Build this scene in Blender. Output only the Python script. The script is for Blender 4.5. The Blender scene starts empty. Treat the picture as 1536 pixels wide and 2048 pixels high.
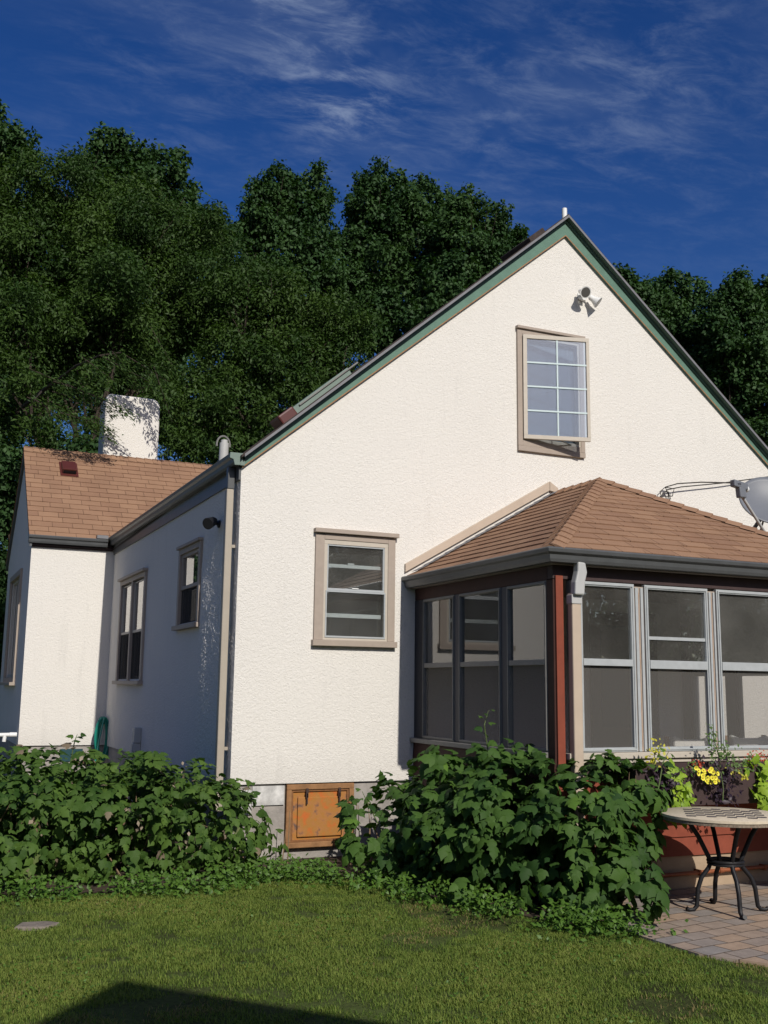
import bpy, math
import numpy as np
from mathutils import Vector, Matrix
R = math.radians
rng = np.random.default_rng(7)
scene = bpy.context.scene
col = scene.collection

# ------------------------------------------------------------------ camera
cam_d = bpy.data.cameras.new('camera'); cam = bpy.data.objects.new('camera', cam_d); col.objects.link(cam)
yaw, pit, rol = R(-24.3646), R(9.5188), R(0.7145)
fw = Vector((-math.sin(yaw)*math.cos(pit), math.cos(yaw)*math.cos(pit), math.sin(pit)))
rt = Vector((math.cos(yaw), math.sin(yaw), 0)); up = rt.cross(fw)
r2 = rt*math.cos(rol)+up*math.sin(rol); u2 = -rt*math.sin(rol)+up*math.cos(rol)
cam.matrix_world = Matrix(((r2.x, u2.x, -fw.x, -2.8066), (r2.y, u2.y, -fw.y, -9.5459), (r2.z, u2.z, -fw.z, 1.5997), (0, 0, 0, 1)))
cam_d.sensor_fit = 'VERTICAL'; cam_d.sensor_height = 24; cam_d.lens = 24*2085.68/2048
cam_d.clip_start = 0.05; cam_d.clip_end = 2000
scene.camera = cam

# ------------------------------------------------------------------ light
SUN = Vector((0.008, -1, 0.682)).normalized()          # towards the sun
sd = bpy.data.lights.new('sun', 'SUN'); sd.energy = 4.15; sd.angle = R(0.5); sd.color = (1, 0.95, 0.87)
so = bpy.data.objects.new('sun', sd); col.objects.link(so); so.rotation_euler = SUN.to_track_quat('Z', 'Y').to_euler()
scene.view_settings.view_transform = 'Standard'; scene.view_settings.look = 'None'
scene.view_settings.exposure = 0.0; scene.view_settings.gamma = 1
w = bpy.data.worlds.new('World'); scene.world = w; w.use_nodes = True
nt = w.node_tree; nt.nodes.clear()
def N(nt, t, **k):
    n = nt.nodes.new(t)
    for a, b in k.items():
        if a == 'inp':
            for i, v in b.items(): n.inputs[i].default_value = v
        else: setattr(n, a, b)
    return n
def Lk(nt, a, b): nt.links.new(a, b)
sky = N(nt, 'ShaderNodeTexSky', sky_type='NISHITA', sun_disc=False, sun_elevation=math.asin(SUN.z), sun_rotation=R(180), altitude=200, air_density=1.0, dust_density=1.6, ozone_density=4.0)
hs = N(nt, 'ShaderNodeHueSaturation', inp={'Hue': 0.518, 'Saturation': 1.32, 'Value': 1.0}); Lk(nt, sky.outputs[0], hs.inputs['Color'])
tc = N(nt, 'ShaderNodeTexCoord')
sep = N(nt, 'ShaderNodeSeparateXYZ'); Lk(nt, tc.outputs['Generated'], sep.inputs[0])
def M(op, a, b=None, c=None, nt=nt, clamp=False):
    n = N(nt, 'ShaderNodeMath', operation=op, use_clamp=clamp)
    for i, v in enumerate((a, b, c)):
        if v is None: continue
        if isinstance(v, (int, float)): n.inputs[i].default_value = v
        else: Lk(nt, v, n.inputs[i])
    return n.outputs[0]
zc = M('MAXIMUM', sep.outputs[2], 0.05)
px_ = M('DIVIDE', sep.outputs[0], zc); py_ = M('DIVIDE', sep.outputs[1], zc)
cmb = N(nt, 'ShaderNodeCombineXYZ'); Lk(nt, px_, cmb.inputs[0]); Lk(nt, py_, cmb.inputs[1])
def cirrus(scale, rot, sx, sy, det, lo, hi, off=0.0):
    mp = N(nt, 'ShaderNodeMapping'); mp.inputs['Rotation'].default_value = (0, 0, R(rot)); mp.inputs['Scale'].default_value = (sx, sy, 1); mp.inputs['Location'].default_value = (off, off*.7, 0)
    Lk(nt, cmb.outputs[0], mp.inputs[0])
    nz = N(nt, 'ShaderNodeTexNoise', inp={'Scale': scale, 'Detail': det, 'Roughness': .68, 'Distortion': .35}); Lk(nt, mp.outputs[0], nz.inputs['Vector'])
    mr = N(nt, 'ShaderNodeMapRange', interpolation_type='SMOOTHSTEP', inp={'From Min': lo, 'From Max': hi}); Lk(nt, nz.outputs[0], mr.inputs[0])
    return mr.outputs[0]
fine = cirrus(6.5, 62, 1, 2.0, 12, .40, .84, 5.1)
veil = cirrus(1.6, 50, 1, 1.6, 5, .40, .75, 1.1)
# patches of cirrus stand in given directions of the sky
patches = [((.289, .775, .562), .055, 2.0), ((.319, .80, .508), .035, 1.9), ((.25, .775, .585), .03, 1.3), ((.53, .659, .534), .075, .8), ((.176, .816, .55), .08, .38),
           ((.43, .722, .539), .07, .5), ((.392, .785, .48), .08, .45), ((.62, .622, .477), .10, .45), ((.171, .857, .486), .10, .4), ((.477, .726, .495), .09, .35)]
nrm = N(nt, 'ShaderNodeVectorMath', operation='NORMALIZE'); Lk(nt, tc.outputs['Generated'], nrm.inputs[0])
acc = None
for p, r, a in patches:
    dn = N(nt, 'ShaderNodeVectorMath', operation='DISTANCE'); Lk(nt, nrm.outputs[0], dn.inputs[0]); dn.inputs[1].default_value = Vector(p).normalized()
    g = M('MULTIPLY', M('EXPONENT', M('MULTIPLY', M('POWER', M('DIVIDE', dn.outputs['Value'], r), 2.0), -0.8)), a)
    acc = g if acc is None else M('ADD', acc, g)
cl = M('MULTIPLY', M('ADD', M('MULTIPLY', fine, .50), M('MULTIPLY', veil, .12)), M('ADD', M('MULTIPLY', acc, .60), .015))
cl = M('ADD', cl, M('MULTIPLY', veil, .035))
cl = M('MINIMUM', cl, .5)
mixc = N(nt, 'ShaderNodeMix', data_type='RGBA'); Lk(nt, cl, mixc.inputs['Factor']); Lk(nt, hs.outputs[0], mixc.inputs[6]); mixc.inputs[7].default_value = (4.6, 5.6, 7.6, 1)
bg = N(nt, 'ShaderNodeBackground', inp={'Strength': 0.073}); Lk(nt, mixc.outputs[2], bg.inputs[0])
wo = N(nt, 'ShaderNodeOutputWorld'); Lk(nt, bg.outputs[0], wo.inputs[0])

# ------------------------------------------------------------------ materials
def mat(name, color, rough=.8, noise=None, bump=None, metal=0, spec=.3, coord='Object'):
    """noise=(scale, amount, detail) varies the value; bump=(scale, strength, distance[, kind])"""
    m = bpy.data.materials.new(name); m.use_nodes = True; t = m.node_tree; b = t.nodes['Principled BSDF']
    b.inputs['Base Color'].default_value = (*color, 1); b.inputs['Roughness'].default_value = rough; b.inputs['Metallic'].default_value = metal
    b.inputs['Specular IOR Level'].default_value = spec
    tc = N(t, 'ShaderNodeTexCoord')
    if noise:
        nz = N(t, 'ShaderNodeTexNoise', inp={'Scale': noise[0], 'Detail': noise[2] if len(noise) > 2 else 5, 'Roughness': .65}); Lk(t, tc.outputs[coord], nz.inputs['Vector'])
        mr = N(t, 'ShaderNodeMapRange', inp={'From Min': .25, 'From Max': .75, 'To Min': 1-noise[1], 'To Max': 1+noise[1]}); Lk(t, nz.outputs[0], mr.inputs[0])
        mx = N(t, 'ShaderNodeMix', data_type='RGBA', blend_type='MULTIPLY', inp={'Factor': 1}); mx.inputs[6].default_value = (*color, 1)
        Lk(t, mr.outputs[0], mx.inputs[7]); Lk(t, mx.outputs[2], b.inputs['Base Color'])
    if bump:
        nz = N(t, 'ShaderNodeTexNoise', inp={'Scale': bump[0], 'Detail': 3, 'Roughness': .55}); Lk(t, tc.outputs[coord], nz.inputs['Vector'])
        bp = N(t, 'ShaderNodeBump', inp={'Strength': bump[1], 'Distance': bump[2]}); Lk(t, nz.outputs[0], bp.inputs['Height']); Lk(t, bp.outputs[0], b.inputs['Normal'])
    return m
def nodes(m): return m.node_tree, m.node_tree.nodes['Principled BSDF']

def stucco():
    m = mat('stucco', (.69, .66, .61), .92, spec=.15); t, b = nodes(m)
    tc = N(t, 'ShaderNodeTexCoord')
    n1 = N(t, 'ShaderNodeTexNoise', inp={'Scale': 38, 'Detail': 3.5, 'Roughness': .55, 'Distortion': 1.2}); Lk(t, tc.outputs['Object'], n1.inputs['Vector'])
    n2 = N(t, 'ShaderNodeTexNoise', inp={'Scale': 85, 'Detail': 2, 'Roughness': .6}); Lk(t, tc.outputs['Object'], n2.inputs['Vector'])
    s = M('ADD', M('MULTIPLY', n1.outputs[0], 1.0, nt=t), M('MULTIPLY', n2.outputs[0], .35, nt=t), nt=t)
    bp = N(t, 'ShaderNodeBump', inp={'Strength': .55, 'Distance': .019}); Lk(t, s, bp.inputs['Height']); Lk(t, bp.outputs[0], b.inputs['Normal'])
    n3 = N(t, 'ShaderNodeTexNoise', inp={'Scale': .7, 'Detail': 6, 'Roughness': .6}); Lk(t, tc.outputs['Object'], n3.inputs['Vector'])
    n4 = N(t, 'ShaderNodeTexNoise', inp={'Scale': 45, 'Detail': 3, 'Roughness': .6}); Lk(t, tc.outputs['Object'], n4.inputs['Vector'])
    v = M('ADD', M('MULTIPLY', n3.outputs[0], .10, nt=t), M('MULTIPLY', n4.outputs[0], .20, nt=t), nt=t)
    v = M('ADD', v, .85, nt=t)
    ms = N(t, 'ShaderNodeMapping'); ms.inputs['Scale'].default_value = (7, 7, .7); Lk(t, tc.outputs['Object'], ms.inputs[0])
    n5 = N(t, 'ShaderNodeTexNoise', inp={'Scale': 1, 'Detail': 6, 'Roughness': .7}); Lk(t, ms.outputs[0], n5.inputs['Vector'])
    v = M('SUBTRACT', v, M('MULTIPLY', M('MAXIMUM', M('SUBTRACT', n5.outputs[0], .56, nt=t), 0, nt=t), .5, nt=t), nt=t)
    so_ = N(t, 'ShaderNodeSeparateXYZ'); Lk(t, tc.outputs['Object'], so_.inputs[0])
    grime = N(t, 'ShaderNodeMapRange', inp={'From Min': .69, 'From Max': 1.0, 'To Min': .16, 'To Max': 0}); Lk(t, so_.outputs[2], grime.inputs[0])
    v = M('SUBTRACT', v, M('MULTIPLY', grime.outputs[0], n4.outputs[0], nt=t), nt=t)
    # faint rain streaks low on the wall
    mx = N(t, 'ShaderNodeMix', data_type='RGBA', blend_type='MULTIPLY', inp={'Factor': 1}); mx.inputs[6].default_value = (.69, .66, .61, 1)
    Lk(t, v, mx.inputs[7]); Lk(t, mx.outputs[2], b.inputs['Base Color'])
    return m
STUCCO = stucco()

def shingle_mat(name, c1, c2, mortar):
    m = mat(name, c1, .95, spec=.1); t, b = nodes(m)
    uv = N(t, 'ShaderNodeUVMap')
    br = N(t, 'ShaderNodeTexBrick', offset=.5, offset_frequency=2, inp={'Scale': 1, 'Mortar Size': .0035, 'Mortar Smooth': .2, 'Brick Width': .30, 'Row Height': .14, 'Bias': 0})
    br.inputs['Color1'].default_value = (*c1, 1); br.inputs['Color2'].default_value = (*c2, 1); br.inputs['Mortar'].default_value = (*mortar, 1)
    # tabs are not all cut alike: wobble u a little per course
    sp = N(t, 'ShaderNodeSeparateXYZ'); Lk(t, uv.outputs[0], sp.inputs[0])
    row = M('FLOOR', M('DIVIDE', sp.outputs[1], .14, nt=t), nt=t)
    wn = N(t, 'ShaderNodeTexWhiteNoise', noise_dimensions='1D'); Lk(t, row, wn.inputs['W'])
    cb = N(t, 'ShaderNodeCombineXYZ'); Lk(t, M('ADD', sp.outputs[0], M('MULTIPLY', wn.outputs[0], .12, nt=t), nt=t), cb.inputs[0]); Lk(t, sp.outputs[1], cb.inputs[1])
    Lk(t, cb.outputs[0], br.inputs['Vector'])
    nz = N(t, 'ShaderNodeTexNoise', inp={'Scale': 2, 'Detail': 9, 'Roughness': .72}); Lk(t, uv.outputs[0], nz.inputs['Vector'])
    n2 = N(t, 'ShaderNodeTexNoise', inp={'Scale': 160, 'Detail': 2}); Lk(t, uv.outputs[0], n2.inputs['Vector'])
    v = M('ADD', M('ADD', M('MULTIPLY', nz.outputs[0], .5, nt=t), M('MULTIPLY', n2.outputs[0], .5, nt=t), nt=t), .5, nt=t)
    mx = N(t, 'ShaderNodeMix', data_type='RGBA', blend_type='MULTIPLY', inp={'Factor': 1}); Lk(t, br.outputs[0], mx.inputs[6]); Lk(t, v, mx.inputs[7])
    Lk(t, mx.outputs[2], b.inputs['Base Color'])
    bp = N(t, 'ShaderNodeBump', inp={'Strength': .6, 'Distance': .003}); Lk(t, n2.outputs[0], bp.inputs['Height']); Lk(t, bp.outputs[0], b.inputs['Normal'])
    return m
SHINGLE = shingle_mat('brown_shingle', (.290, .175, .110), (.240, .140, .090), (.075, .04, .028))
DARK_SHINGLE = mat('dark_shingle', (.05, .038, .034), .95, noise=(20, .4))
TRIM = mat('taupe_trim', (.345, .285, .235), .6, noise=(14, .07), bump=(60, .15, .004))
CREAM = mat('cream_frame', (.47, .42, .35), .5, noise=(20, .06))
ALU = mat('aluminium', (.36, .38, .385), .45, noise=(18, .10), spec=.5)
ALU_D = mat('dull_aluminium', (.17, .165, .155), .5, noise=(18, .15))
WHITE = mat('white_paint', (.72, .72, .70), .45, noise=(10, .05))
GREEN = mat('green_board', (.10, .185, .14), .6, noise=(9, .14, 8), bump=(40, .2, .004))
GREEN_SHADED = mat('shaded_green_moulding', (.075, .125, .10), .6, noise=(9, .12, 8))  # board green darkened for the shade under the roof overhang
DRIP = mat('grey_drip_metal', (.17, .17, .18), .5, noise=(12, .15))
RUST = mat('rusty_edge', (.30, .16, .08), .8, noise=(30, .4))
GUTTER = mat('charcoal_gutter', (.075, .078, .08), .42, noise=(6, .15), spec=.5)
GUTTER_CAP = mat('green_grey_cap', (.16, .21, .18), .5, noise=(10, .1))
TAN = mat('tan_metal', (.46, .37, .285), .5, noise=(5, .08, 8), spec=.4)
TAN_G = mat('greige_metal', (.36, .315, .255), .5, noise=(5, .08, 8), spec=.4)
PALE = mat('pale_metal', (.42, .42, .41), .45, noise=(5, .08))
RED_SHADED = mat('shaded_red_siding', (.040, .014, .010), .7, noise=(10, .25, 8))  # red siding with the porch side's shade put into its colour
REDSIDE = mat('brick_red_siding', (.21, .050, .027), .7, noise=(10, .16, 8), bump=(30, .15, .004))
DARKBROWN = mat('dark_brown_wood', (.050, .031, .030), .7, noise=(10, .2, 8))
CONC = mat('concrete_block', (.30, .275, .25), .95, noise=(5, .3, 9), bump=(35, .5, .01))
TANBOARD = mat('tan_base_board', (.36, .27, .185), .9, noise=(5, .15, 9), bump=(35, .3, .01))
COPPER = mat('copper_pipe', (.30, .10, .045), .5, metal=.3, noise=(30, .25))
IRON = mat('black_iron', (.012, .012, .014), .5, spec=.3, bump=(90, .25, .003))
REDVENT = mat('dark_red_metal', (.085, .022, .018), .35, spec=.5)
GREYP = mat('grey_plastic', (.34, .36, .37), .5)
DISH = mat('dish_grey', (.15, .16, .18), .45, noise=(8, .05))
INTER = mat('room_wall', (.14, .13, .12), .9)
INTER_L = mat('room_wood', (.22, .13, .08), .8, noise=(8, .2))
REFLECTION = mat('cream_reflection', (.75, .70, .62), .9)
HOSE = mat('green_rubber_hose', (.012, .23, .17), .35, spec=.5)
COPP_LEAF = None
WOODT = mat('oak_wood', (.30, .16, .08), .6, noise=(18, .2))
CUSH = mat('white_cushion', (.68, .66, .62), .9, bump=(40, .3, .01))
BARK = mat('bark', (.045, .034, .026), .95, noise=(14, .4, 8), bump=(30, .8, .03))
STEM = mat('green_stem', (.10, .14, .05), .7)
DRYSTEM = mat('dry_stem', (.22, .15, .09), .8)
SOIL = mat('soil', (.055, .038, .026), .95, noise=(12, .5, 9), bump=(20, .8, .03))
ROCKM = mat('pale_stone', (.20, .17, .14), .95, noise=(12, .3, 8), bump=(25, .6, .02))
GARW = mat('garage_siding', (.36, .36, .35), .8, noise=(6, .05))
GARR = mat('garage_shingle', (.12, .105, .10), .95, noise=(8, .3))

def rust_mat():
    m = mat('rusted_plate', (.40, .15, .035), .8, spec=.2); t, b = nodes(m)
    tc = N(t, 'ShaderNodeTexCoord')
    n1 = N(t, 'ShaderNodeTexNoise', inp={'Scale': 4.5, 'Detail': 7, 'Roughness': .62}); Lk(t, tc.outputs['Object'], n1.inputs['Vector'])
    cr = N(t, 'ShaderNodeValToRGB'); Lk(t, n1.outputs[0], cr.inputs[0])
    e = cr.color_ramp.elements; e[0].position = .40; e[0].color = (.11, .075, .065, 1); e[1].position = .62; e[1].color = (.46, .125, .03, 1)
    x = e.new(.47); x.color = (.36, .16, .055, 1)
    x = e.new(.54); x.color = (.34, .16, .04, 1)
    Lk(t, cr.outputs[0], b.inputs['Base Color'])
    n2 = N(t, 'ShaderNodeTexNoise', inp={'Scale': 40, 'Detail': 4}); Lk(t, tc.outputs['Object'], n2.inputs['Vector'])
    bp = N(t, 'ShaderNodeBump', inp={'Strength': .3, 'Distance': .004}); Lk(t, n2.outputs[0], bp.inputs['Height']); Lk(t, bp.outputs[0], b.inputs['Normal'])
    return m
RUSTP = rust_mat()

def glass(name, tint=(.55, .6, .62), extra=0.0, rough=0.0, haze=.05):
    m = bpy.data.materials.new(name); m.use_nodes = True; t = m.node_tree; t.nodes.clear()
    tr = N(t, 'ShaderNodeBsdfTransparent'); tr.inputs[0].default_value = (*tint, 1)
    gl = N(t, 'ShaderNodeBsdfGlossy', inp={'Roughness': rough}); gl.inputs[0].default_value = (1, 1, 1, 1)
    fr = N(t, 'ShaderNodeFresnel', inp={'IOR': 1.5})
    f = M('ADD', M('MULTIPLY', fr.outputs[0], 1.6, nt=t), extra, nt=t, clamp=True)
    mx = N(t, 'ShaderNodeMixShader'); Lk(t, f, mx.inputs[0]); Lk(t, tr.outputs[0], mx.inputs[1]); Lk(t, gl.outputs[0], mx.inputs[2])
    df = N(t, 'ShaderNodeBsdfDiffuse'); df.inputs[0].default_value = (.5, .47, .43, 1)  # diffuse haze mixed in to lift panes that look black
    tc = N(t, 'ShaderNodeTexCoord'); nz = N(t, 'ShaderNodeTexNoise', inp={'Scale': 2.5, 'Detail': 6}); Lk(t, tc.outputs['Object'], nz.inputs['Vector'])
    m2 = N(t, 'ShaderNodeMixShader'); Lk(t, M('MULTIPLY', nz.outputs[0], haze*2, nt=t), m2.inputs[0]); Lk(t, mx.outputs[0], m2.inputs[1]); Lk(t, df.outputs[0], m2.inputs[2])
    o = N(t, 'ShaderNodeOutputMaterial'); Lk(t, m2.outputs[0], o.inputs[0]); return m
GLASS = glass('window_glass', (.84, .87, .88), .025)
SKYGLASS = glass('sash_glass', (.80, .86, .92), .13, haze=.035)
def screen(name, c, op):
    m = bpy.data.materials.new(name); m.use_nodes = True; t = m.node_tree; t.nodes.clear()
    tr = N(t, 'ShaderNodeBsdfTransparent'); df = N(t, 'ShaderNodeBsdfDiffuse'); df.inputs[0].default_value = (*c, 1)
    mx = N(t, 'ShaderNodeMixShader', inp={0: op}); Lk(t, tr.outputs[0], mx.inputs[1]); Lk(t, df.outputs[0], mx.inputs[2])
    o = N(t, 'ShaderNodeOutputMaterial'); Lk(t, mx.outputs[0], o.inputs[0]); return m
SCREEN = screen('insect_screen', (.21, .20, .185), .36)
HAZE_SCREEN = screen('haze_screen', (.20, .25, .30), .5)
SCREEN3 = screen('dark_screen', (.06, .055, .05), .75)

def leafmat(name, ca, cb, trans=.35, rough=.5, spec=.35, extra=None):
    m = bpy.data.materials.new(name); m.use_nodes = True; t, b = nodes(m)
    at = N(t, 'ShaderNodeAttribute', attribute_name='rnd')
    cr = N(t, 'ShaderNodeValToRGB'); Lk(t, at.outputs['Fac'], cr.inputs[0])
    e = cr.color_ramp.elements; e[0].color = (*ca, 1); e[1].color = (*cb, 1); e[1].position = .93 if extra else 1
    if extra:
        x = e.new(.965); x.color = (*extra, 1)
    Lk(t, cr.outputs[0], b.inputs['Base Color']); b.inputs['Roughness'].default_value = rough; b.inputs['Specular IOR Level'].default_value = spec
    tl = N(t, 'ShaderNodeBsdfTranslucent')
    mul = N(t, 'ShaderNodeMix', data_type='RGBA', blend_type='MULTIPLY', inp={'Factor': 1}); Lk(t, cr.outputs[0], mul.inputs[6]); mul.inputs[7].default_value = (1.3, 1.5, .5, 1); Lk(t, mul.outputs[2], tl.inputs[0])
    mx = N(t, 'ShaderNodeMixShader', inp={0: trans}); Lk(t, b.outputs[0], mx.inputs[1]); Lk(t, tl.outputs[0], mx.inputs[2])
    Lk(t, mx.outputs[0], t.nodes['Material Output'].inputs[0]); return m
BUSHL = leafmat('bramble_leaf', (.026, .066, .013), (.095, .165, .030), .28, .62, .18, extra=(.22, .17, .12))
BUSHR = leafmat('currant_leaf', (.020, .056, .014), (.075, .145, .027), .28, .62, .18, extra=(.10, .19, .03))
WEEDM = leafmat('weed_leaf', (.06, .13, .018), (.105, .20, .028), .3)
GRASSM = leafmat('grass_blade', (.090, .155, .024), (.245, .285, .065), .3, .7, .15, extra=(.26, .20, .09))
LOC = leafmat('locust_leaf', (.020, .050, .010), (.056, .102, .018), .25, .6, .25)
OAK = leafmat('oak_leaf', (.020, .052, .016), (.048, .098, .028), .2, .6, .2)
LIME = leafmat('lime_leaf', (.18, .30, .025), (.32, .44, .04), .3)
PURP = leafmat('purple_leaf', (.016, .008, .016), (.035, .018, .03), .1)
FERN = leafmat('feathery_leaf', (.07, .13, .03), (.12, .19, .05), .3)
YEL = leafmat('yellow_leaf', (.45, .42, .03), (.55, .50, .06), .3)
PETAL = mat('yellow_petal', (.75, .68, .06), .6); PCEN = mat('petal_centre', (.30, .18, .03), .7)
REDP = leafmat('red_petal', (.40, .05, .02), (.50, .09, .04), .2)

def ground_mat():
    m = mat('lawn_soil', (.05, .06, .02), .95, spec=.1); t, b = nodes(m)
    tc = N(t, 'ShaderNodeTexCoord')
    a = N(t, 'ShaderNodeTexNoise', inp={'Scale': 1.3, 'Detail': 6, 'Roughness': .6}); Lk(t, tc.outputs['Object'], a.inputs['Vector'])
    c = N(t, 'ShaderNodeTexNoise', inp={'Scale': 30, 'Detail': 5, 'Roughness': .7}); Lk(t, tc.outputs['Object'], c.inputs['Vector'])
    v = M('ADD', M('MULTIPLY', a.outputs[0], .6, nt=t), M('MULTIPLY', c.outputs[0], .5, nt=t), nt=t)
    cr = N(t, 'ShaderNodeValToRGB'); Lk(t, v, cr.inputs[0]); e = cr.color_ramp.elements
    e[0].position = .40; e[0].color = (.030, .030, .012, 1); e[1].position = .66; e[1].color = (.085, .115, .03, 1)
    Lk(t, cr.outputs[0], b.inputs['Base Color'])
    bp = N(t, 'ShaderNodeBump', inp={'Strength': .8, 'Distance': .02}); Lk(t, c.outputs[0], bp.inputs['Height']); Lk(t, bp.outputs[0], b.inputs['Normal'])
    return m
GROUND = ground_mat()
def paver_mat():
    m = mat('paver', (.3, .24, .18), .9, spec=.2); t, b = nodes(m)
    tc = N(t, 'ShaderNodeTexCoord'); mp = N(t, 'ShaderNodeMapping'); mp.inputs['Rotation'].default_value = (0, 0, R(-8)); Lk(t, tc.outputs['Object'], mp.inputs[0])
    ds = N(t, 'ShaderNodeTexNoise', inp={'Scale': 6, 'Detail': 2}); Lk(t, mp.outputs[0], ds.inputs['Vector'])
    ad = N(t, 'ShaderNodeVectorMath', operation='MULTIPLY_ADD'); Lk(t, ds.outputs['Color'], ad.inputs[0]); ad.inputs[1].default_value = (.02, .02, 0); Lk(t, mp.outputs[0], ad.inputs[2])
    br = N(t, 'ShaderNodeTexBrick', offset=.4, inp={'Scale': 1, 'Mortar Size': .006, 'Mortar Smooth': .3, 'Brick Width': .23, 'Row Height': .155, 'Bias': 0}); Lk(t, ad.outputs[0], br.inputs['Vector'])
    br.inputs['Color1'].default_value = (0, 0, 0, 1); br.inputs['Color2'].default_value = (1, 1, 1, 1); br.inputs['Mortar'].default_value = (.5, .5, .5, 1)
    cr = N(t, 'ShaderNodeValToRGB'); Lk(t, br.outputs[0], cr.inputs[0]); e = cr.color_ramp.elements
    e[0].position = .1; e[0].color = (.25, .225, .205, 1); e[1].position = .9; e[1].color = (.36, .26, .185, 1)
    nz = N(t, 'ShaderNodeTexNoise', inp={'Scale': 9, 'Detail': 9, 'Roughness': .75}); Lk(t, tc.outputs['Object'], nz.inputs['Vector'])
    mx = N(t, 'ShaderNodeMix', data_type='RGBA', blend_type='MULTIPLY', inp={'Factor': 1}); Lk(t, cr.outputs[0], mx.inputs[6]); Lk(t, M('ADD', nz.outputs[0], .5, nt=t), mx.inputs[7])
    m2 = N(t, 'ShaderNodeMix', data_type='RGBA'); Lk(t, br.outputs['Fac'], m2.inputs['Factor']); Lk(t, mx.outputs[2], m2.inputs[6]); m2.inputs[7].default_value = (.12, .09, .065, 1)
    Lk(t, m2.outputs[2], b.inputs['Base Color'])
    h = M('SUBTRACT', M('MULTIPLY', nz.outputs[0], .4, nt=t), br.outputs['Fac'], nt=t)
    bp = N(t, 'ShaderNodeBump', inp={'Strength': .8, 'Distance': .008}); Lk(t, h, bp.inputs['Height']); Lk(t, bp.outputs[0], b.inputs['Normal'])
    return m
PAVER = paver_mat()

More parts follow.
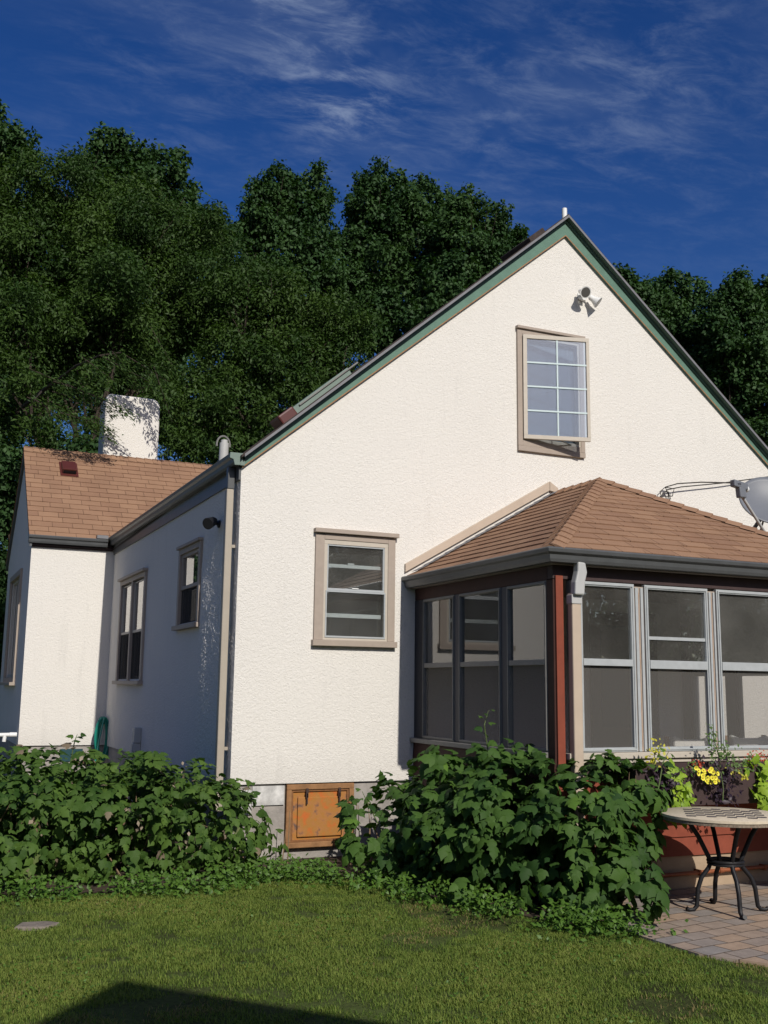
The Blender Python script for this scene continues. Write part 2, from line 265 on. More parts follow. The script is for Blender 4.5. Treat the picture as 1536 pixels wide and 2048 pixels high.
# ------------------------------------------------------------------ object helpers
def tag(o, label, cat, group=None, kind=None):
    if label: o['label'] = label
    if cat: o['category'] = cat
    if group: o['group'] = group
    if kind: o['kind'] = kind
    return o
def thing(name, loc, label, cat, group=None):
    o = bpy.data.objects.new(name, None); col.objects.link(o); o.location = loc; o.empty_display_size = .2
    return tag(o, label, cat, group)
def link(name, me, m, parent=None):
    me.materials.append(m) if m else None
    o = bpy.data.objects.new(name, me); col.objects.link(o)
    if parent is not None:
        o.parent = parent
        if parent.type == 'EMPTY': o.matrix_parent_inverse = Matrix.Translation(-Vector(parent.location))
    return o
class MB:
    def __init__(s): s.v = []; s.f = []; s.uv = None
    def add(s, vs, fs):
        n = len(s.v); s.v += [tuple(p) for p in vs]; s.f += [tuple(n+i for i in f) for f in fs]; return s
    def box(s, x0, x1, y0, y1, z0, z1):
        return s.add([(x, y, z) for z in (z0, z1) for y in (y0, y1) for x in (x0, x1)],
                     [(0, 2, 3, 1), (4, 5, 7, 6), (0, 1, 5, 4), (2, 6, 7, 3), (0, 4, 6, 2), (1, 3, 7, 5)])
    def beam(s, a, b, wv, hv):
        """box from a to b with half-width vectors wv and hv"""
        a, b, wv, hv = map(Vector, (a, b, wv, hv))
        return s.add([p+i*wv+j*hv for p in (a, b) for j in (-1, 1) for i in (-1, 1)],
                     [(0, 2, 3, 1), (4, 5, 7, 6), (0, 1, 5, 4), (2, 6, 7, 3), (0, 4, 6, 2), (1, 3, 7, 5)])
    def prism(s, poly, d):
        """extrude a polygon (3D points) along d"""
        n = len(poly); d = Vector(d); p = [Vector(q) for q in poly]
        return s.add(p+[q+d for q in p], [tuple(range(n))[::-1], tuple(range(n, 2*n))]+[(i, (i+1) % n, n+(i+1) % n, n+i) for i in range(n)])
    def tube(s, pts, r, n=10, cap=True):
        pts = [Vector(p) for p in pts]; rs = r if isinstance(r, (list, tuple)) else [r]*len(pts)
        prev = None; base = len(s.v)
        for i, p in enumerate(pts):
            t = (pts[min(i+1, len(pts)-1)]-pts[max(i-1, 0)]).normalized()
            if prev is None: a = t.orthogonal().normalized()
            else: a = (prev-t*prev.dot(t)).normalized()
            prev = a; b = t.cross(a)
            for k in range(n):
                an = 2*math.pi*k/n; s.v.append(tuple(p+rs[i]*(math.cos(an)*a+math.sin(an)*b)))
        for i in range(len(pts)-1):
            for k in range(n):
                s.f.append((base+i*n+k, base+i*n+(k+1) % n, base+(i+1)*n+(k+1) % n, base+(i+1)*n+k))
        if cap: s.f.append(tuple(base+k for k in range(n))[::-1]); s.f.append(tuple(base+(len(pts)-1)*n+k for k in range(n)))
        return s
    def lathe(s, prof, c, ax=(0, 0, 1), n=24):
        """prof: (r, h) along the axis from c"""
        ax = Vector(ax).normalized(); a = ax.orthogonal().normalized(); b = ax.cross(a); c = Vector(c); base = len(s.v)
        for r, h in prof:
            for k in range(n):
                an = 2*math.pi*k/n; s.v.append(tuple(c+ax*h+r*(math.cos(an)*a+math.sin(an)*b)))
        for i in range(len(prof)-1):
            for k in range(n): s.f.append((base+i*n+k, base+i*n+(k+1) % n, base+(i+1)*n+(k+1) % n, base+(i+1)*n+k))
        s.f.append(tuple(base+k for k in range(n))[::-1]); s.f.append(tuple(base+(len(prof)-1)*n+k for k in range(n)))
        return s
    def sweep(s, path, prof):
        """profile (d outward, z) swept along an open xy path; outward is to the right of travel reversed by sign of d"""
        P = [Vector(p) for p in path]; base = len(s.v); m = len(prof)
        for i, p in enumerate(P):
            ns = []
            for a, b in ((i-1, i), (i, i+1)):
                if a >= 0 and b < len(P):
                    t = (P[b]-P[a]).normalized(); ns.append(Vector((t.y, -t.x)))
            n = ns[0] if len(ns) == 1 else (ns[0]+ns[1])/(1+ns[0].dot(ns[1]))
            for d, z in prof: s.v.append((p.x+n.x*d, p.y+n.y*d, z))
        for i in range(len(P)-1):
            for k in range(m): s.f.append((base+i*m+k, base+i*m+(k+1) % m, base+(i+1)*m+(k+1) % m, base+(i+1)*m+k))
        s.f.append(tuple(base+k for k in range(m))[::-1]); s.f.append(tuple(base+(len(P)-1)*m+k for k in range(m)))
        return s
    def build(s, name, m, parent=None, bevel=0, smooth=False, seg=2):
        me = bpy.data.meshes.new(name); me.from_pydata([tuple(p) for p in s.v], [], s.f); 
        import bmesh
        bm = bmesh.new(); bm.from_mesh(me); bmesh.ops.recalc_face_normals(bm, faces=bm.faces); bm.to_mesh(me); bm.free()
        if smooth:
            me.polygons.foreach_set('use_smooth', [True]*len(me.polygons))
        o = link(name, me, m, parent)
        if bevel:
            b = o.modifiers.new('bevel', 'BEVEL'); b.width = bevel; b.segments = seg; b.limit_method = 'ANGLE'
        if smooth and bevel == 0:
            try: me.set_sharp_from_angle(angle=R(40))
            except Exception: pass
        return o
def fast_mesh(name, V, F, m, parent=None, rnd=None, smooth=False):
    """V (n,3) array, F (k,3 or 4) array"""
    me = bpy.data.meshes.new(name); V = np.ascontiguousarray(V, dtype=np.float32); F = np.ascontiguousarray(F, dtype=np.int32)
    me.vertices.add(len(V)); me.vertices.foreach_set('co', V.ravel())
    k = F.shape[1]; me.loops.add(F.size); me.loops.foreach_set('vertex_index', F.ravel())
    me.polygons.add(len(F)); me.polygons.foreach_set('loop_start', np.arange(len(F), dtype=np.int32)*k)
    try: me.polygons.foreach_set('loop_total', np.full(len(F), k, dtype=np.int32))
    except Exception: pass
    if smooth: me.polygons.foreach_set('use_smooth', np.ones(len(F), dtype=bool))
    if rnd is not None:
        a = me.attributes.new('rnd', 'FLOAT', 'POINT'); a.data.foreach_set('value', np.asarray(rnd, dtype=np.float32))
    me.update(calc_edges=True); me.validate()
    return link(name, me, m, parent)

def clip(poly, a, b, c):
    """keep a*x+b*z<=c"""
    out = []
    for i in range(len(poly)):
        p, q = poly[i], poly[(i+1) % len(poly)]; dp = a*p[0]+b*p[1]-c; dq = a*q[0]+b*q[1]-c
        if dp <= 1e-9: out.append(p)
        if (dp < -1e-9 and dq > 1e-9) or (dp > 1e-9 and dq < -1e-9):
            t = dp/(dp-dq); out.append((p[0]+t*(q[0]-p[0]), p[1]+t*(q[1]-p[1])))
    return out
def wall(mb, to3, u0, u1, v0, v1, holes, th, lines=()):
    """a wall with openings: to3(u, v, depth) -> xyz; depth 0 outside face, th inside"""
    us = sorted({u0, u1, *[h[0] for h in holes], *[h[1] for h in holes]}); vs = sorted({v0, v1, *[h[2] for h in holes], *[h[3] for h in holes]})
    us = [u for u in us if u0 <= u <= u1]; vs = [v for v in vs if v0 <= v <= v1]
    for a, b in zip(us, us[1:]):
        for c, d in zip(vs, vs[1:]):
            if any(h[0] <= a and b <= h[1] and h[2] <= c and d <= h[3] for h in holes): continue
            p = [(a, c), (b, c), (b, d), (a, d)]
            for l in lines: p = clip(p, *l)
            if len(p) < 3: continue
            for dep in (0, th): mb.add([to3(x, z, dep) for x, z in p], [tuple(range(len(p)))])
    for h in holes:      # reveals
        c = [(h[0], h[2]), (h[1], h[2]), (h[1], h[3]), (h[0], h[3])]
        for i in range(4):
            p, q = c[i], c[(i+1) % 4]; mb.add([to3(*p, 0), to3(*q, 0), to3(*q, th), to3(*p, th)], [(0, 1, 2, 3)])
def shingles(name, E0, E1, T0, T1, m, parent, course=.14, lip=.011, under=True):
    """courses of shingles from eave E0-E1 up to top T0-T1, each course a wedge with its own butt edge"""
    E0, E1, T0, T1 = map(Vector, (E0, E1, T0, T1)); ax = (E1-E0).normalized()
    n = ax.cross(T0-E0).normalized()
    if n.z < 0: n = -n
    upv = (T0-E0)-ax*(T0-E0).dot(ax); Ls = upv.length; k = max(1, int(round(Ls/course)))
    V = []; F = []; UV = []
    for i in range(k):
        t0, t1 = i/k, (i+1)/k
        a, b = E0.lerp(T0, t0), E1.lerp(T1, t0); c, d = E1.lerp(T1, t1), E0.lerp(T0, t1)
        nseg = max(1, int((b-a).length/.30)); w0, w1 = a, d
        for j in range(nseg):
            s0, s1 = j/nseg, (j+1)/nseg; q = len(V)
            j0, j1 = [(lip*(.75+.5*rng.random())) for _ in (0, 1)]; jj = 0.0
            A, B, C, D = a.lerp(b, s0), a.lerp(b, s1), d.lerp(c, s1), d.lerp(c, s0)
            dn = -upv.normalized()*.006*rng.random()
            V += [A+n*j0+dn, B+n*j1+dn, C+n*.001, D+n*.001, A-n*.004+dn, B-n*.004+dn]
            F += [(q, q+1, q+2, q+3), (q+4, q+5, q+1, q)]
            v0 = i*.14+.002
            for f in F[-2:]:
                for idx in f:
                    P = V[idx]; vv = v0+.002 if idx-q in (0, 1, 4, 5) else v0+.137
                    UV.append(((P-E0).dot(ax), vv))
    if under:
        q = len(V); V += [E0-n*.03, E1-n*.03, T1-n*.03, T0-n*.03]; F.append((q, q+1, q+2, q+3)); UV += [(0, .07)]*4
    me = bpy.data.meshes.new(name); me.from_pydata([tuple(p) for p in V], [], F)
    uvl = me.uv_layers.new(name='UVMap'); uvl.data.foreach_set('uv', np.array(UV, dtype=np.float32).ravel())
    return link(name, me, m, parent)
def caps(name, a, b, na, nb, m, parent, step=.14, wd=.13):
    a, b = Vector(a), Vector(b); t = (b-a).normalized(); L = (b-a).length; k = int(L/step)
    na, nb = Vector(na).normalized(), Vector(nb).normalized()
    sa = t.cross(na); sb = -t.cross(nb)
    if sa.dot(nb) > 0: sa = -sa
    if sb.dot(na) > 0: sb = -sb
    V = []; F = []; UV = []
    nm = (na+nb).normalized()
    for i in range(k):
        p0, p1 = a+t*(i*L/k), a+t*((i+1.25)*L/k); q = len(V)
        if i == k-1: p1 = b
        for p, h in ((p0, .026), (p1, .012)): V += [p+sa*wd+na*h*.8, p+sa*wd*.35+na*h+nm*.004, p+nm*(h+.006), p+sb*wd*.35+nb*h+nm*.004, p+sb*wd+nb*h*.8]
        for p in (p0,): V += [p+sa*wd, p, p+sb*wd]
        fs = [(q+j, q+j+1, q+j+6, q+j+5) for j in range(4)]+[(q+10, q+11, q+2, q+1, q), (q+11, q+12, q+4, q+3, q+2)]
        F += fs
        for f in fs:
            for idx in f: UV.append((.05+.3*i+.02*((idx-q) % 5), .07))
    me = bpy.data.meshes.new(name); me.from_pydata([tuple(p) for p in V], [], F)
    uvl = me.uv_layers.new(name='UVMap'); uvl.data.foreach_set('uv', np.array(UV, dtype=np.float32).ravel())
    return link(name, me, m, parent)

# ------------------------------------------------------------------ setting: ground, soil, patio
def sheet(name, poly, z, m, th=None):
    mb = MB()
    if th: mb.prism([(x, y, z-th) for x, y in poly], (0, 0, th))
    else: mb.add([(x, y, z) for x, y in poly], [tuple(range(len(poly)))])
    o = mb.build(name, m); o['kind'] = 'structure'; return o
sheet('ground', [(-400, -400), (400, -400), (400, 400), (-400, 400)], 0, GROUND)
BOUNCE = mat('bounce_concrete', (.36, .33, .29), .9, noise=(4, .2, 8), bump=(30, .3, .004))
sheet('bounce_slab', [(-4.2, -12), (-4.2, 9), (-9.5, 9), (-9.5, -12)], .008, BOUNCE)  # unseen pale slab added to bounce warm light onto the side wall
sheet('soil_bed', [(-3.2, -.55), (-2.2, -.75), (-1.2, -1.0), (-.4, -.95), (.2, -.6), (.75, -1.1), (1.0, -1.9), (1.25, -2.6), (1.5, -3.3), (1.9, -3.2), (2.2, -2.5), (1.9, -.2), (1.9, .03), (0, .03), (-.03, 6.7), (-1.2, 6.7), (-3.2, 6)], .006, SOIL)
sheet('patio', [(2.3, -2.45), (1.95, -2.9), (1.78, -3.3), (1.70, -3.75), (1.73, -4.25), (1.957, -4.58), (2.35, -4.95), (2.9, -5.25), (3.8, -5.5), (8, -5.7), (8, -2.45)], .022, PAVER, .05)

# ------------------------------------------------------------------ the house
house = thing('house', (3.77, 4.5, 0), 'cream stucco gabled house with green rake boards, a side wing and a glazed brown-roofed porch', 'house')
ZB, ZE, ZP, HW, MT = .694, 3.674, 6.788, 3.768, .8264     # stucco base, eave, apex, half width, pitch
YB = 9.6
W1 = (.845, 1.585, 2.035, 3.045)         # lower window opening x0 x1 z0 z1
W2 = (3.17, 3.905, 4.30, 5.50)
W3 = (2.24, 2.98, 2.03, 2.50)            # the one inside the porch
mb = MB()
gl = [(-MT, 1, ZE), (MT, 1, ZE+MT*2*HW)]
wall(mb, lambda x, z, d: (x, d, z), 0, 2*HW, ZB, 6.80, [W1, W2, W3], .16, gl)
mb.build('front_wall', STUCCO, house)
# side wall: relief near the corner is real, the low sun rakes along it
D1 = (4.22, 5.80, 1.66, 2.98); D2 = (1.40, 2.24, 2.27, 3.10)
mb = MB(); wall(mb, lambda y, z, d: (d, y, z), 1.36, YB, ZB, 3.80, [D1, D2], .16)
ny, nz = 230, 500
yy = np.linspace(0, 1.36, ny); zz = np.linspace(ZB, 3.78, nz); Yg, Zg = np.meshgrid(yy, zz, indexing='ij')
def smooth_noise(shape, cells, seed):
    r = np.random.default_rng(seed); g = r.standard_normal((cells[0]+2, cells[1]+2)); a = np.linspace(0, cells[0], shape[0]); b = np.linspace(0, cells[1], shape[1])
    i = a.astype(int); j = b.astype(int); fa = (a-i)[:, None]; fb = (b-j)[None, :]; fa = fa*fa*(3-2*fa); fb = fb*fb*(3-2*fb)
    return g[np.ix_(i, j)]*(1-fa)*(1-fb)+g[np.ix_(i+1, j)]*fa*(1-fb)+g[np.ix_(i, j+1)]*(1-fa)*fb+g[np.ix_(i+1, j+1)]*fa*fb
zp = np.exp(-((Zg-2.25)/.75)**2)
zp = np.exp(-((Zg-2.15)/.95)**2)
bul = .020*zp*np.clip(Yg/1.15, 0, 1)**1.7*np.clip((1.36-Yg)/.15, 0, 1)+.0011*np.clip(Yg/.07, 0, 1)
fn = .0013*smooth_noise((ny, nz), (110, 240), 3)+.0011*smooth_noise((ny, nz), (60, 110), 4)+.0022*smooth_noise((ny, nz), (9, 16), 5)
edge = np.clip(Yg/.02, 0, 1)*np.clip((1.36-Yg)/.04, 0, 1)
Xg = -(bul+fn*edge*(.8+.5*zp*np.clip(Yg/1.0, 0, 1)))
V = np.stack([Xg, Yg, Zg], -1).reshape(-1, 3); ii, jj = np.meshgrid(np.arange(ny-1), np.arange(nz-1), indexing='ij'); q = (ii*nz+jj).ravel()
side_relief = [tuple(v) for v in V]; base = len(mb.v); mb.v += side_relief; mb.f += [(base+a, base+a+nz, base+a+nz+1, base+a+1) for a in q]
sw = mb.build('side_wall', STUCCO, house)
mb = MB(); mb.box(2*HW-.16, 2*HW, .16, YB-.16, ZB, 3.75); mb.box(0, 2*HW, YB-.16, YB, ZB, 3.75); mb.prism([(0, YB-.16, 3.75), (2*HW, YB-.16, 3.75), (HW, YB-.16, 6.78)], (0, .16, 0)); mb.build('back_wall', STUCCO, house)
mb = MB(); mb.box(.02, .545, .03, .2, -.1, ZB-.008); mb.box(1.24, 2*HW-.02, .03, .2, -.1, ZB-.008); mb.box(.545, 1.24, .06, .2, -.1, ZB-.008)
mb.box(.02, .2, .2, YB-.05, -.1, ZB-.008); mb.box(2*HW-.2, 2*HW-.02, .2, YB-.05, -.1, ZB-.008)
mb.build('foundation', CONC, house)
mb = MB(); mb.box(.22, .53, .012, .029, .50, .675); mb.box(.03, .215, .014, .029, .42, .64); mb.build('paint_patch', mat('flaking_white_paint', (.50, .49, .47), .8, noise=(9, .5, 9)), house)
# interiors behind the openings
def room(name, x0, x1, y0, y1, z0, z1, m=INTER, parent=house, open_side='y0'):
    mb = MB(); mb.box(x0, x1, y0, y1, z0, z1)
    idx = {'y0': 2, 'x0': 4}[open_side]; mb.f.pop(idx)
    return mb.build(name, m, parent)
room('room', .3, 2.05, .17, 3.0, 1.2, 3.5); room('room', 2.1, 3.6, .17, 3.0, 1.2, 3.0); room('room', 2.4, 5.0, .17, 3.5, 3.75, 5.65, mat('attic_wall', (.42, .43, .45), .9))
room('room', .17, 1.6, 4.0, 6.1, 1.2, 3.4, open_side='x0'); 
room('room', .17, .29, 1.2, 2.4, 2.0, 3.3, open_side='x0')

# roof of the main house
SL = .855; zt = lambda x: 3.80+SL*x if x <= HW else 3.80+SL*(2*HW-x)
def main_roof():
    mb = MB()
    for s in (0, 1):
        X = lambda x: x if s == 0 else 2*HW-x
        p = [(X(-.03), -.10, zt(0)-.026), (X(HW), -.10, zt(HW)), (X(HW), -.10, zt(HW)-.035), (X(-.03), -.10, zt(0)-.055)]
        mb.prism(p, (0, YB+.2, -.19))
    mb.build('roof', DARK_SHINGLE, house)
    mb = MB(); mb2 = MB(); mb3 = MB(); mb4 = MB()
    for s in (0, 1):
        X = lambda x: x if s == 0 else 2*HW-x
        q = lambda a, b, y, d, M_: M_.prism([(X(0), y, a(0)), (X(HW), y, a(HW)), (X(HW), y, b(HW)), (X(0), y, b(0))], (0, d, 0))
        top = lambda x: 3.80+SL*x
        bot = lambda x: ZE+MT*x-.012
        q(lambda x: top(x)-.04, bot, -.028, .026, mb)                       # board
        q(lambda x: top(x)-.038, lambda x: top(x)-.085, -.05, .021, mb2)      # moulding
        q(lambda x: top(x)-.014, lambda x: top(x)-.046, -.108, .006, mb3)     # drip edge
        q(lambda x: bot(x)+.012, lambda x: bot(x)-.002, -.034, .005, mb4)
        q(lambda x: top(x)-.036, lambda x: top(x)-.05, -.10, .072, mb2)      # soffit strip
    mb.build('rake_board', GREEN, house); mb2.build('rake_moulding', GREEN_SHADED, house); mb3.build('drip_edge', DRIP, house); mb4.build('board_edge', RUST, house)
main_roof()
mb = MB(); mb.beam((3.50, .15, zt(3.50)+.02), (3.50, .8, zt(3.50)+.02), (.10, 0, .085), (-.02, 0, .025)); mb.build('ridge_vent', DARK_SHINGLE, house, .01)
mb = MB(); mb.tube([(4.02, .35, 6.7), (4.02, .35, 7.33)], .032, 14); mb.build('vent_pipe', WHITE, house, smooth=True)
mb = MB(); mb.tube([(.23, 1.5, 3.9), (.235, 1.5, 4.25)], .052, 14); mb.tube([(.235, 1.5, 4.25), (.235, 1.5, 4.285)], .038, 14)
vp = mb.build('vent_pipe', PALE, house, smooth=True)
mb = MB(); an = np.linspace(-.2, math.pi+.2, 12); mb.tube([(.225+.075*math.cos(a), 1.5, 4.23+.10*math.sin(a)) for a in an], .011, 6); mb.build('rain_cap', ALU_D, vp, smooth=True)
# skylight and vent on the left slope
def slope_box(M_, x0, x1, y0, y1, h, dz=0):
    nx, nz = -SL/math.hypot(1, SL), 1/math.hypot(1, SL)
    p = [(x0, y0, zt(x0)+dz), (x1, y0, zt(x1)+dz), (x1+nx*h, y0, zt(x1)+dz+nz*h), (x0+nx*h, y0, zt(x0)+dz+nz*h)]
    M_.prism(p, (0, y1-y0, 0))
mb = MB(); slope_box(mb, .95, 1.60, 1.0, 1.7, .165, -.13); sk = mb.build('skylight', GUTTER_CAP, house, .004)
mb = MB(); slope_box(mb, .93, 1.62, .98, 1.72, .018, .046); mb.build('skylight_lid', ALU_D, sk, .004)
mb = MB(); slope_box(mb, .76, .93, .95, 1.25, .15, -.085); mb.build('roof_vent', REDVENT, house, .02)

# gutters
KP = lambda zt_: [(0, zt_), (0, zt_-.115), (.055, zt_-.115), (.066, zt_-.09), (.072, zt_-.055), (.098, zt_-.04), (.104, zt_-.012), (.096, zt_)]
mb = MB(); mb.sweep([(-.022, 6.62), (-.022, -.02)], [(-d, z) for d, z in KP(3.80)][::-1]); 
g = mb.build('gutter', GUTTER, house)
# check the side the gutter lies on
if min(v.co.x for v in g.data.vertices) > -.1:
    for v in g.data.vertices: v.co.x = -.044-v.co.x
mb = MB(); mb.prism([(-.022, -.05, 3.80), (-.022, -.05, 3.683), (-.08, -.05, 3.68), (-.095, -.05, 3.735), (-.13, -.05, 3.745), (-.128, -.05, 3.80)], (0, .029, 0)); mb.box(-.022, .02, -.05, -.03, 3.68, 3.80); mb.build('end_cap', GUTTER_CAP, g, .003)
mb = MB(); mb.box(-.022, -.002, .0, 6.66, 3.55, 3.79); mb.build('fascia', GUTTER, house)
# downspout at the corner
mb = MB(); mb.box(-.105, -.035, .10, .175, .45, 3.47); ds = mb.build('downspout', TAN_G, house, .008)
mb = MB(); mb.box(-.10, -.03, .10, .17, 3.47, 3.69); mb.build('elbow', GUTTER, ds, .008)
for z in (2.9, 1.0): MB().box(-.035, -.0, .11, .165, z, z+.03).build('strap', TAN_G, ds)

# ---- windows
def fr_rect(mb, x0, x1, z0, z1, y0, y1, w, wb=None, wt=None, ax='y'):
    """a rectangular frame of bars; ax is the wall's normal axis"""
    wb = wb or w; wt = wt or w
    for (a, b, c, d) in ((x0, x1, z0, z0+wb), (x0, x1, z1-wt, z1), (x0, x0+w, z0+wb, z1-wt), (x1-w, x1, z0+wb, z1-wt)):
        if ax == 'y': mb.box(a, b, y0, y1, c, d)
        else: mb.box(y0, y1, a, b, c, d)
    return mb
def pane(name, x0, x1, z0, z1, y, m, parent, ax='y'):
    mb = MB()
    if ax == 'y': mb.box(x0, x1, y, y+.005, z0, z1)
    else: mb.box(y, y+.005, x0, x1, z0, z1)
    return mb.build(name, m, parent)
# lower front window
mb = MB(); mb.box(.775, .868, -.028, .02, 2.045, 3.075); mb.box(1.558, 1.638, -.028, .02, 2.045, 3.075); mb.box(.868, 1.558, -.028, .02, 3.03, 3.09)
wn = mb.build('window', TRIM, house, .003)
mb = MB(); mb.box(.757, 1.665, -.065, .0, 3.092, 3.135); mb.build('head_cap', TRIM, wn, .004)
mb = MB(); mb.box(.757, 1.655, -.06, .02, 1.985, 2.043); mb.build('sill', TRIM, wn, .004)
mb = MB(); fr_rect(mb, .868, 1.558, 2.045, 3.03, -.02, .01, .035, .02, .045); mb.build('storm_frame', CREAM, wn, .002)
mb = MB(); fr_rect(mb, .90, 1.526, 2.53, 2.985, -.014, .008, .018, .022, .015); fr_rect(mb, .89, 1.534, 2.068, 2.528, -.026, -.006, .014, .018, .016); mb.build('sash', ALU, wn, .002)
mb = MB(); mb.box(.905, 1.52, .055, .085, 2.765, 2.80); mb.box(.905, 1.52, .055, .085, 2.27, 2.31); mb.box(1.15, 1.22, .05, .056, 2.80, 2.815); mb.box(1.17, 1.24, -.022, -.014, 2.552, 2.562); mb.build('meeting_rail', WHITE, wn, .002)
pane('pane', .915, 1.512, 2.552, 2.972, 0.0, GLASS, wn); pane('pane', .904, 1.52, 2.086, 2.512, -.014, GLASS, wn); 
pane('pane', .86, 1.57, 2.05, 3.03, .07, GLASS, wn)
# attic casement
mb = MB(); mb.box(3.105, 3.165, -.03, .02, 4.225, 5.555); mb.box(3.93, 3.985, -.03, .02, 4.225, 5.555); mb.box(3.165, 3.93, -.03, .02, 5.50, 5.555)
wn = mb.build('window', TRIM, house, .003)
mb = MB(); mb.box(3.095, 4.0, -.055, 0, 5.557, 5.59); mb.build('head_cap', TRIM, wn, .004)
mb = MB(); mb.box(3.105, 3.985, -.035, .02, 4.165, 4.223); mb.box(3.165, 3.93, -.03, .02, 4.223, 4.285); mb.build('sill', TRIM, wn, .004)
mb = MB(); fr_rect(mb, 3.165, 3.93, 4.285, 5.50, -.022, .16, .028); mb.box(3.30, 3.85, -.02, .0, 4.290, 4.32); mb.build('frame', CREAM, wn, .002)
ang = R(15.5); hx, hy = 3.168, -.035; dx, dy = math.cos(ang), -math.sin(ang)
def sash_pt(s, z, o): return (hx+dx*s+(-dy*-1)*0+o*math.sin(ang)*-1*-1*0-o*0 + o*(-dy)*-1, hy+dy*s-o*dx, z)
def sash_box(M_, s0, s1, z0, z1, o0, o1):
    M_.prism([sash_pt(s0, z0, o0), sash_pt(s1, z0, o0), sash_pt(s1, z0, o1), sash_pt(s0, z0, o1)], (0, 0, z1-z0))
SW = .765
mb = MB()
for a, b, c, d in ((0, SW, 4.30, 4.345), (0, SW, 5.445, 5.49), (0, .045, 4.345, 5.445), (SW-.035, SW, 4.345, 5.445)): sash_box(mb, a, b, c, d, -.018, .018)
sash = mb.build('casement_sash', CREAM, wn, .002)
mb = MB(); sash_box(mb, .385, .402, 4.345, 5.445, .004, .012)
for z in (4.62, 4.895, 5.17): sash_box(mb, .045, SW-.035, z-.009, z+.009, .0125, .0165)
mb.build('grille', mat('pale_grille', (.50, .60, .60), .5), wn)
mb = MB(); sash_box(mb, .045, SW-.035, 4.345, 5.445, -.003, .003); mb.build('pane', SKYGLASS, wn)
mb = MB(); mb.add([(3.19, .05, 4.31), (3.905, .05, 4.31), (3.905, .05, 5.48), (3.19, .05, 5.48)], [(0, 1, 2, 3)]); mb.build('screen', HAZE_SCREEN, wn)  # sheet added to veil the casement opening in grey haze
mb = MB(); mb.tube([(3.80, -.02, 4.30), (3.62, -.10, 4.31), (3.60, -.13, 4.325)], .008, 6); mb.build('crank_arm', ALU_D, wn)
# side windows on the shaded wall
mb = MB(); mb.box(-.03, .02, 4.13, 4.22, 1.64, 3.0); mb.box(-.03, .02, 5.80, 5.89, 1.64, 3.0); mb.box(-.03, .02, 4.97, 5.05, 1.64, 3.0); mb.box(-.032, .02, 4.13, 5.89, 3.0, 3.06)
wn = mb.build('window', TRIM, house, .003)
mb = MB(); mb.box(-.07, 0, 4.11, 5.91, 3.062, 3.10); mb.build('head_cap', TRIM, wn, .003)
mb = MB(); mb.box(-.07, .02, 4.10, 5.92, 1.59, 1.64); mb.build('sill', TRIM, wn, .003)
mb = MB()
for a, b in ((4.22, 4.97), (5.05, 5.80)):
    fr_rect(mb, a, b, 1.66, 2.32, .035, .065, .035, ax='x'); fr_rect(mb, a, b, 2.285, 3.0, .0, .03, .035, ax='x')
mb.build('sash', CREAM, wn, .002)
for a, b in ((4.22, 4.97), (5.05, 5.80)):
    pane('pane', a+.03, b-.03, 1.69, 2.29, .05, GLASS, wn, 'x'); pane('pane', a+.03, b-.03, 2.32, 2.97, .015, GLASS, wn, 'x')
    mb = MB(); mb.add([(.006, a+.005, 1.665), (.006, b-.005, 1.665), (.006, b-.005, 2.284), (.006, a+.005, 2.284)], [(0, 1, 2, 3)]); mb.build('screen', SCREEN3, wn)
mb = MB(); mb.box(-.03, .02, 1.33, 1.405, 2.25, 3.12); mb.box(-.03, .02, 2.235, 2.31, 2.25, 3.12); mb.box(-.03, .02, 1.405, 2.235, 3.06, 3.12)
wn = mb.build('window', TRIM, house, .003)
mb = MB(); mb.box(-.06, 0, 1.32, 2.32, 3.122, 3.155); mb.build('head_cap', TRIM, wn, .003)
mb = MB(); mb.box(-.07, .02, 1.31, 2.34, 2.20, 2.25); mb.build('sill', TRIM, wn, .003)
mb = MB(); fr_rect(mb, 1.405, 2.235, 2.25, 2.70, .031, .065, .04, ax='x'); fr_rect(mb, 1.405, 2.235, 2.655, 3.06, -.005, .03, .04, ax='x'); mb.build('sash', TRIM, wn, .002)
pane('pane', 1.44, 2.20, 2.29, 2.66, .048, GLASS, wn, 'x'); pane('pane', 1.44, 2.20, 2.70, 3.02, .012, GLASS, wn, 'x')
mb = MB(); mb.add([(.006, 1.41, 2.255), (.006, 2.23, 2.255), (.006, 2.23, 2.65), (.006, 1.41, 2.65)], [(0, 1, 2, 3)]); mb.build('screen', SCREEN3, wn)
mb = MB(); mb.box(.075, .085, 1.60, 2.235, 2.70, 3.06); mb.build('reflection_panel', REFLECTION, wn)  # cream panel standing in for the sunlit wing wall's reflection

# basement hatch of rusted plate
mb = MB(); fr_rect(mb, .55, 1.235, .105, .683, -.01, .055, .05); ht = mb.build('hatch', mat('brown_rust_frame', (.26, .135, .06), .85, noise=(9, .35, 8), bump=(50, .3, .004)), house, .006)
mb = MB(); mb.box(.60, 1.185, .02, .045, .155, .633); mb.box(.665, 1.12, -.002, .019, .20, .565); mb.build('hatch_door', RUSTP, ht, .008)
mb = MB(); fr_rect(mb, .60, 1.185, .155, .633, .004, .02, .02); mb.build('hatch_lip', mat('brown_lip', (.20, .09, .035), .8, noise=(20, .3)), ht, .003)
for x in (.735, 1.065):
    mb = MB(); mb.box(x, x+.025, -.03, .0, .56, .60); mb.box(x+.005, x+.02, -.03, -.018, .50, .60); mb.box(x+.003, x+.03, -.02, .004, .60, .645); mb.build('latch', mat('latch_iron', (.05, .03, .025), .7) if x < .8 else bpy.data.materials['latch_iron'], ht, .003)

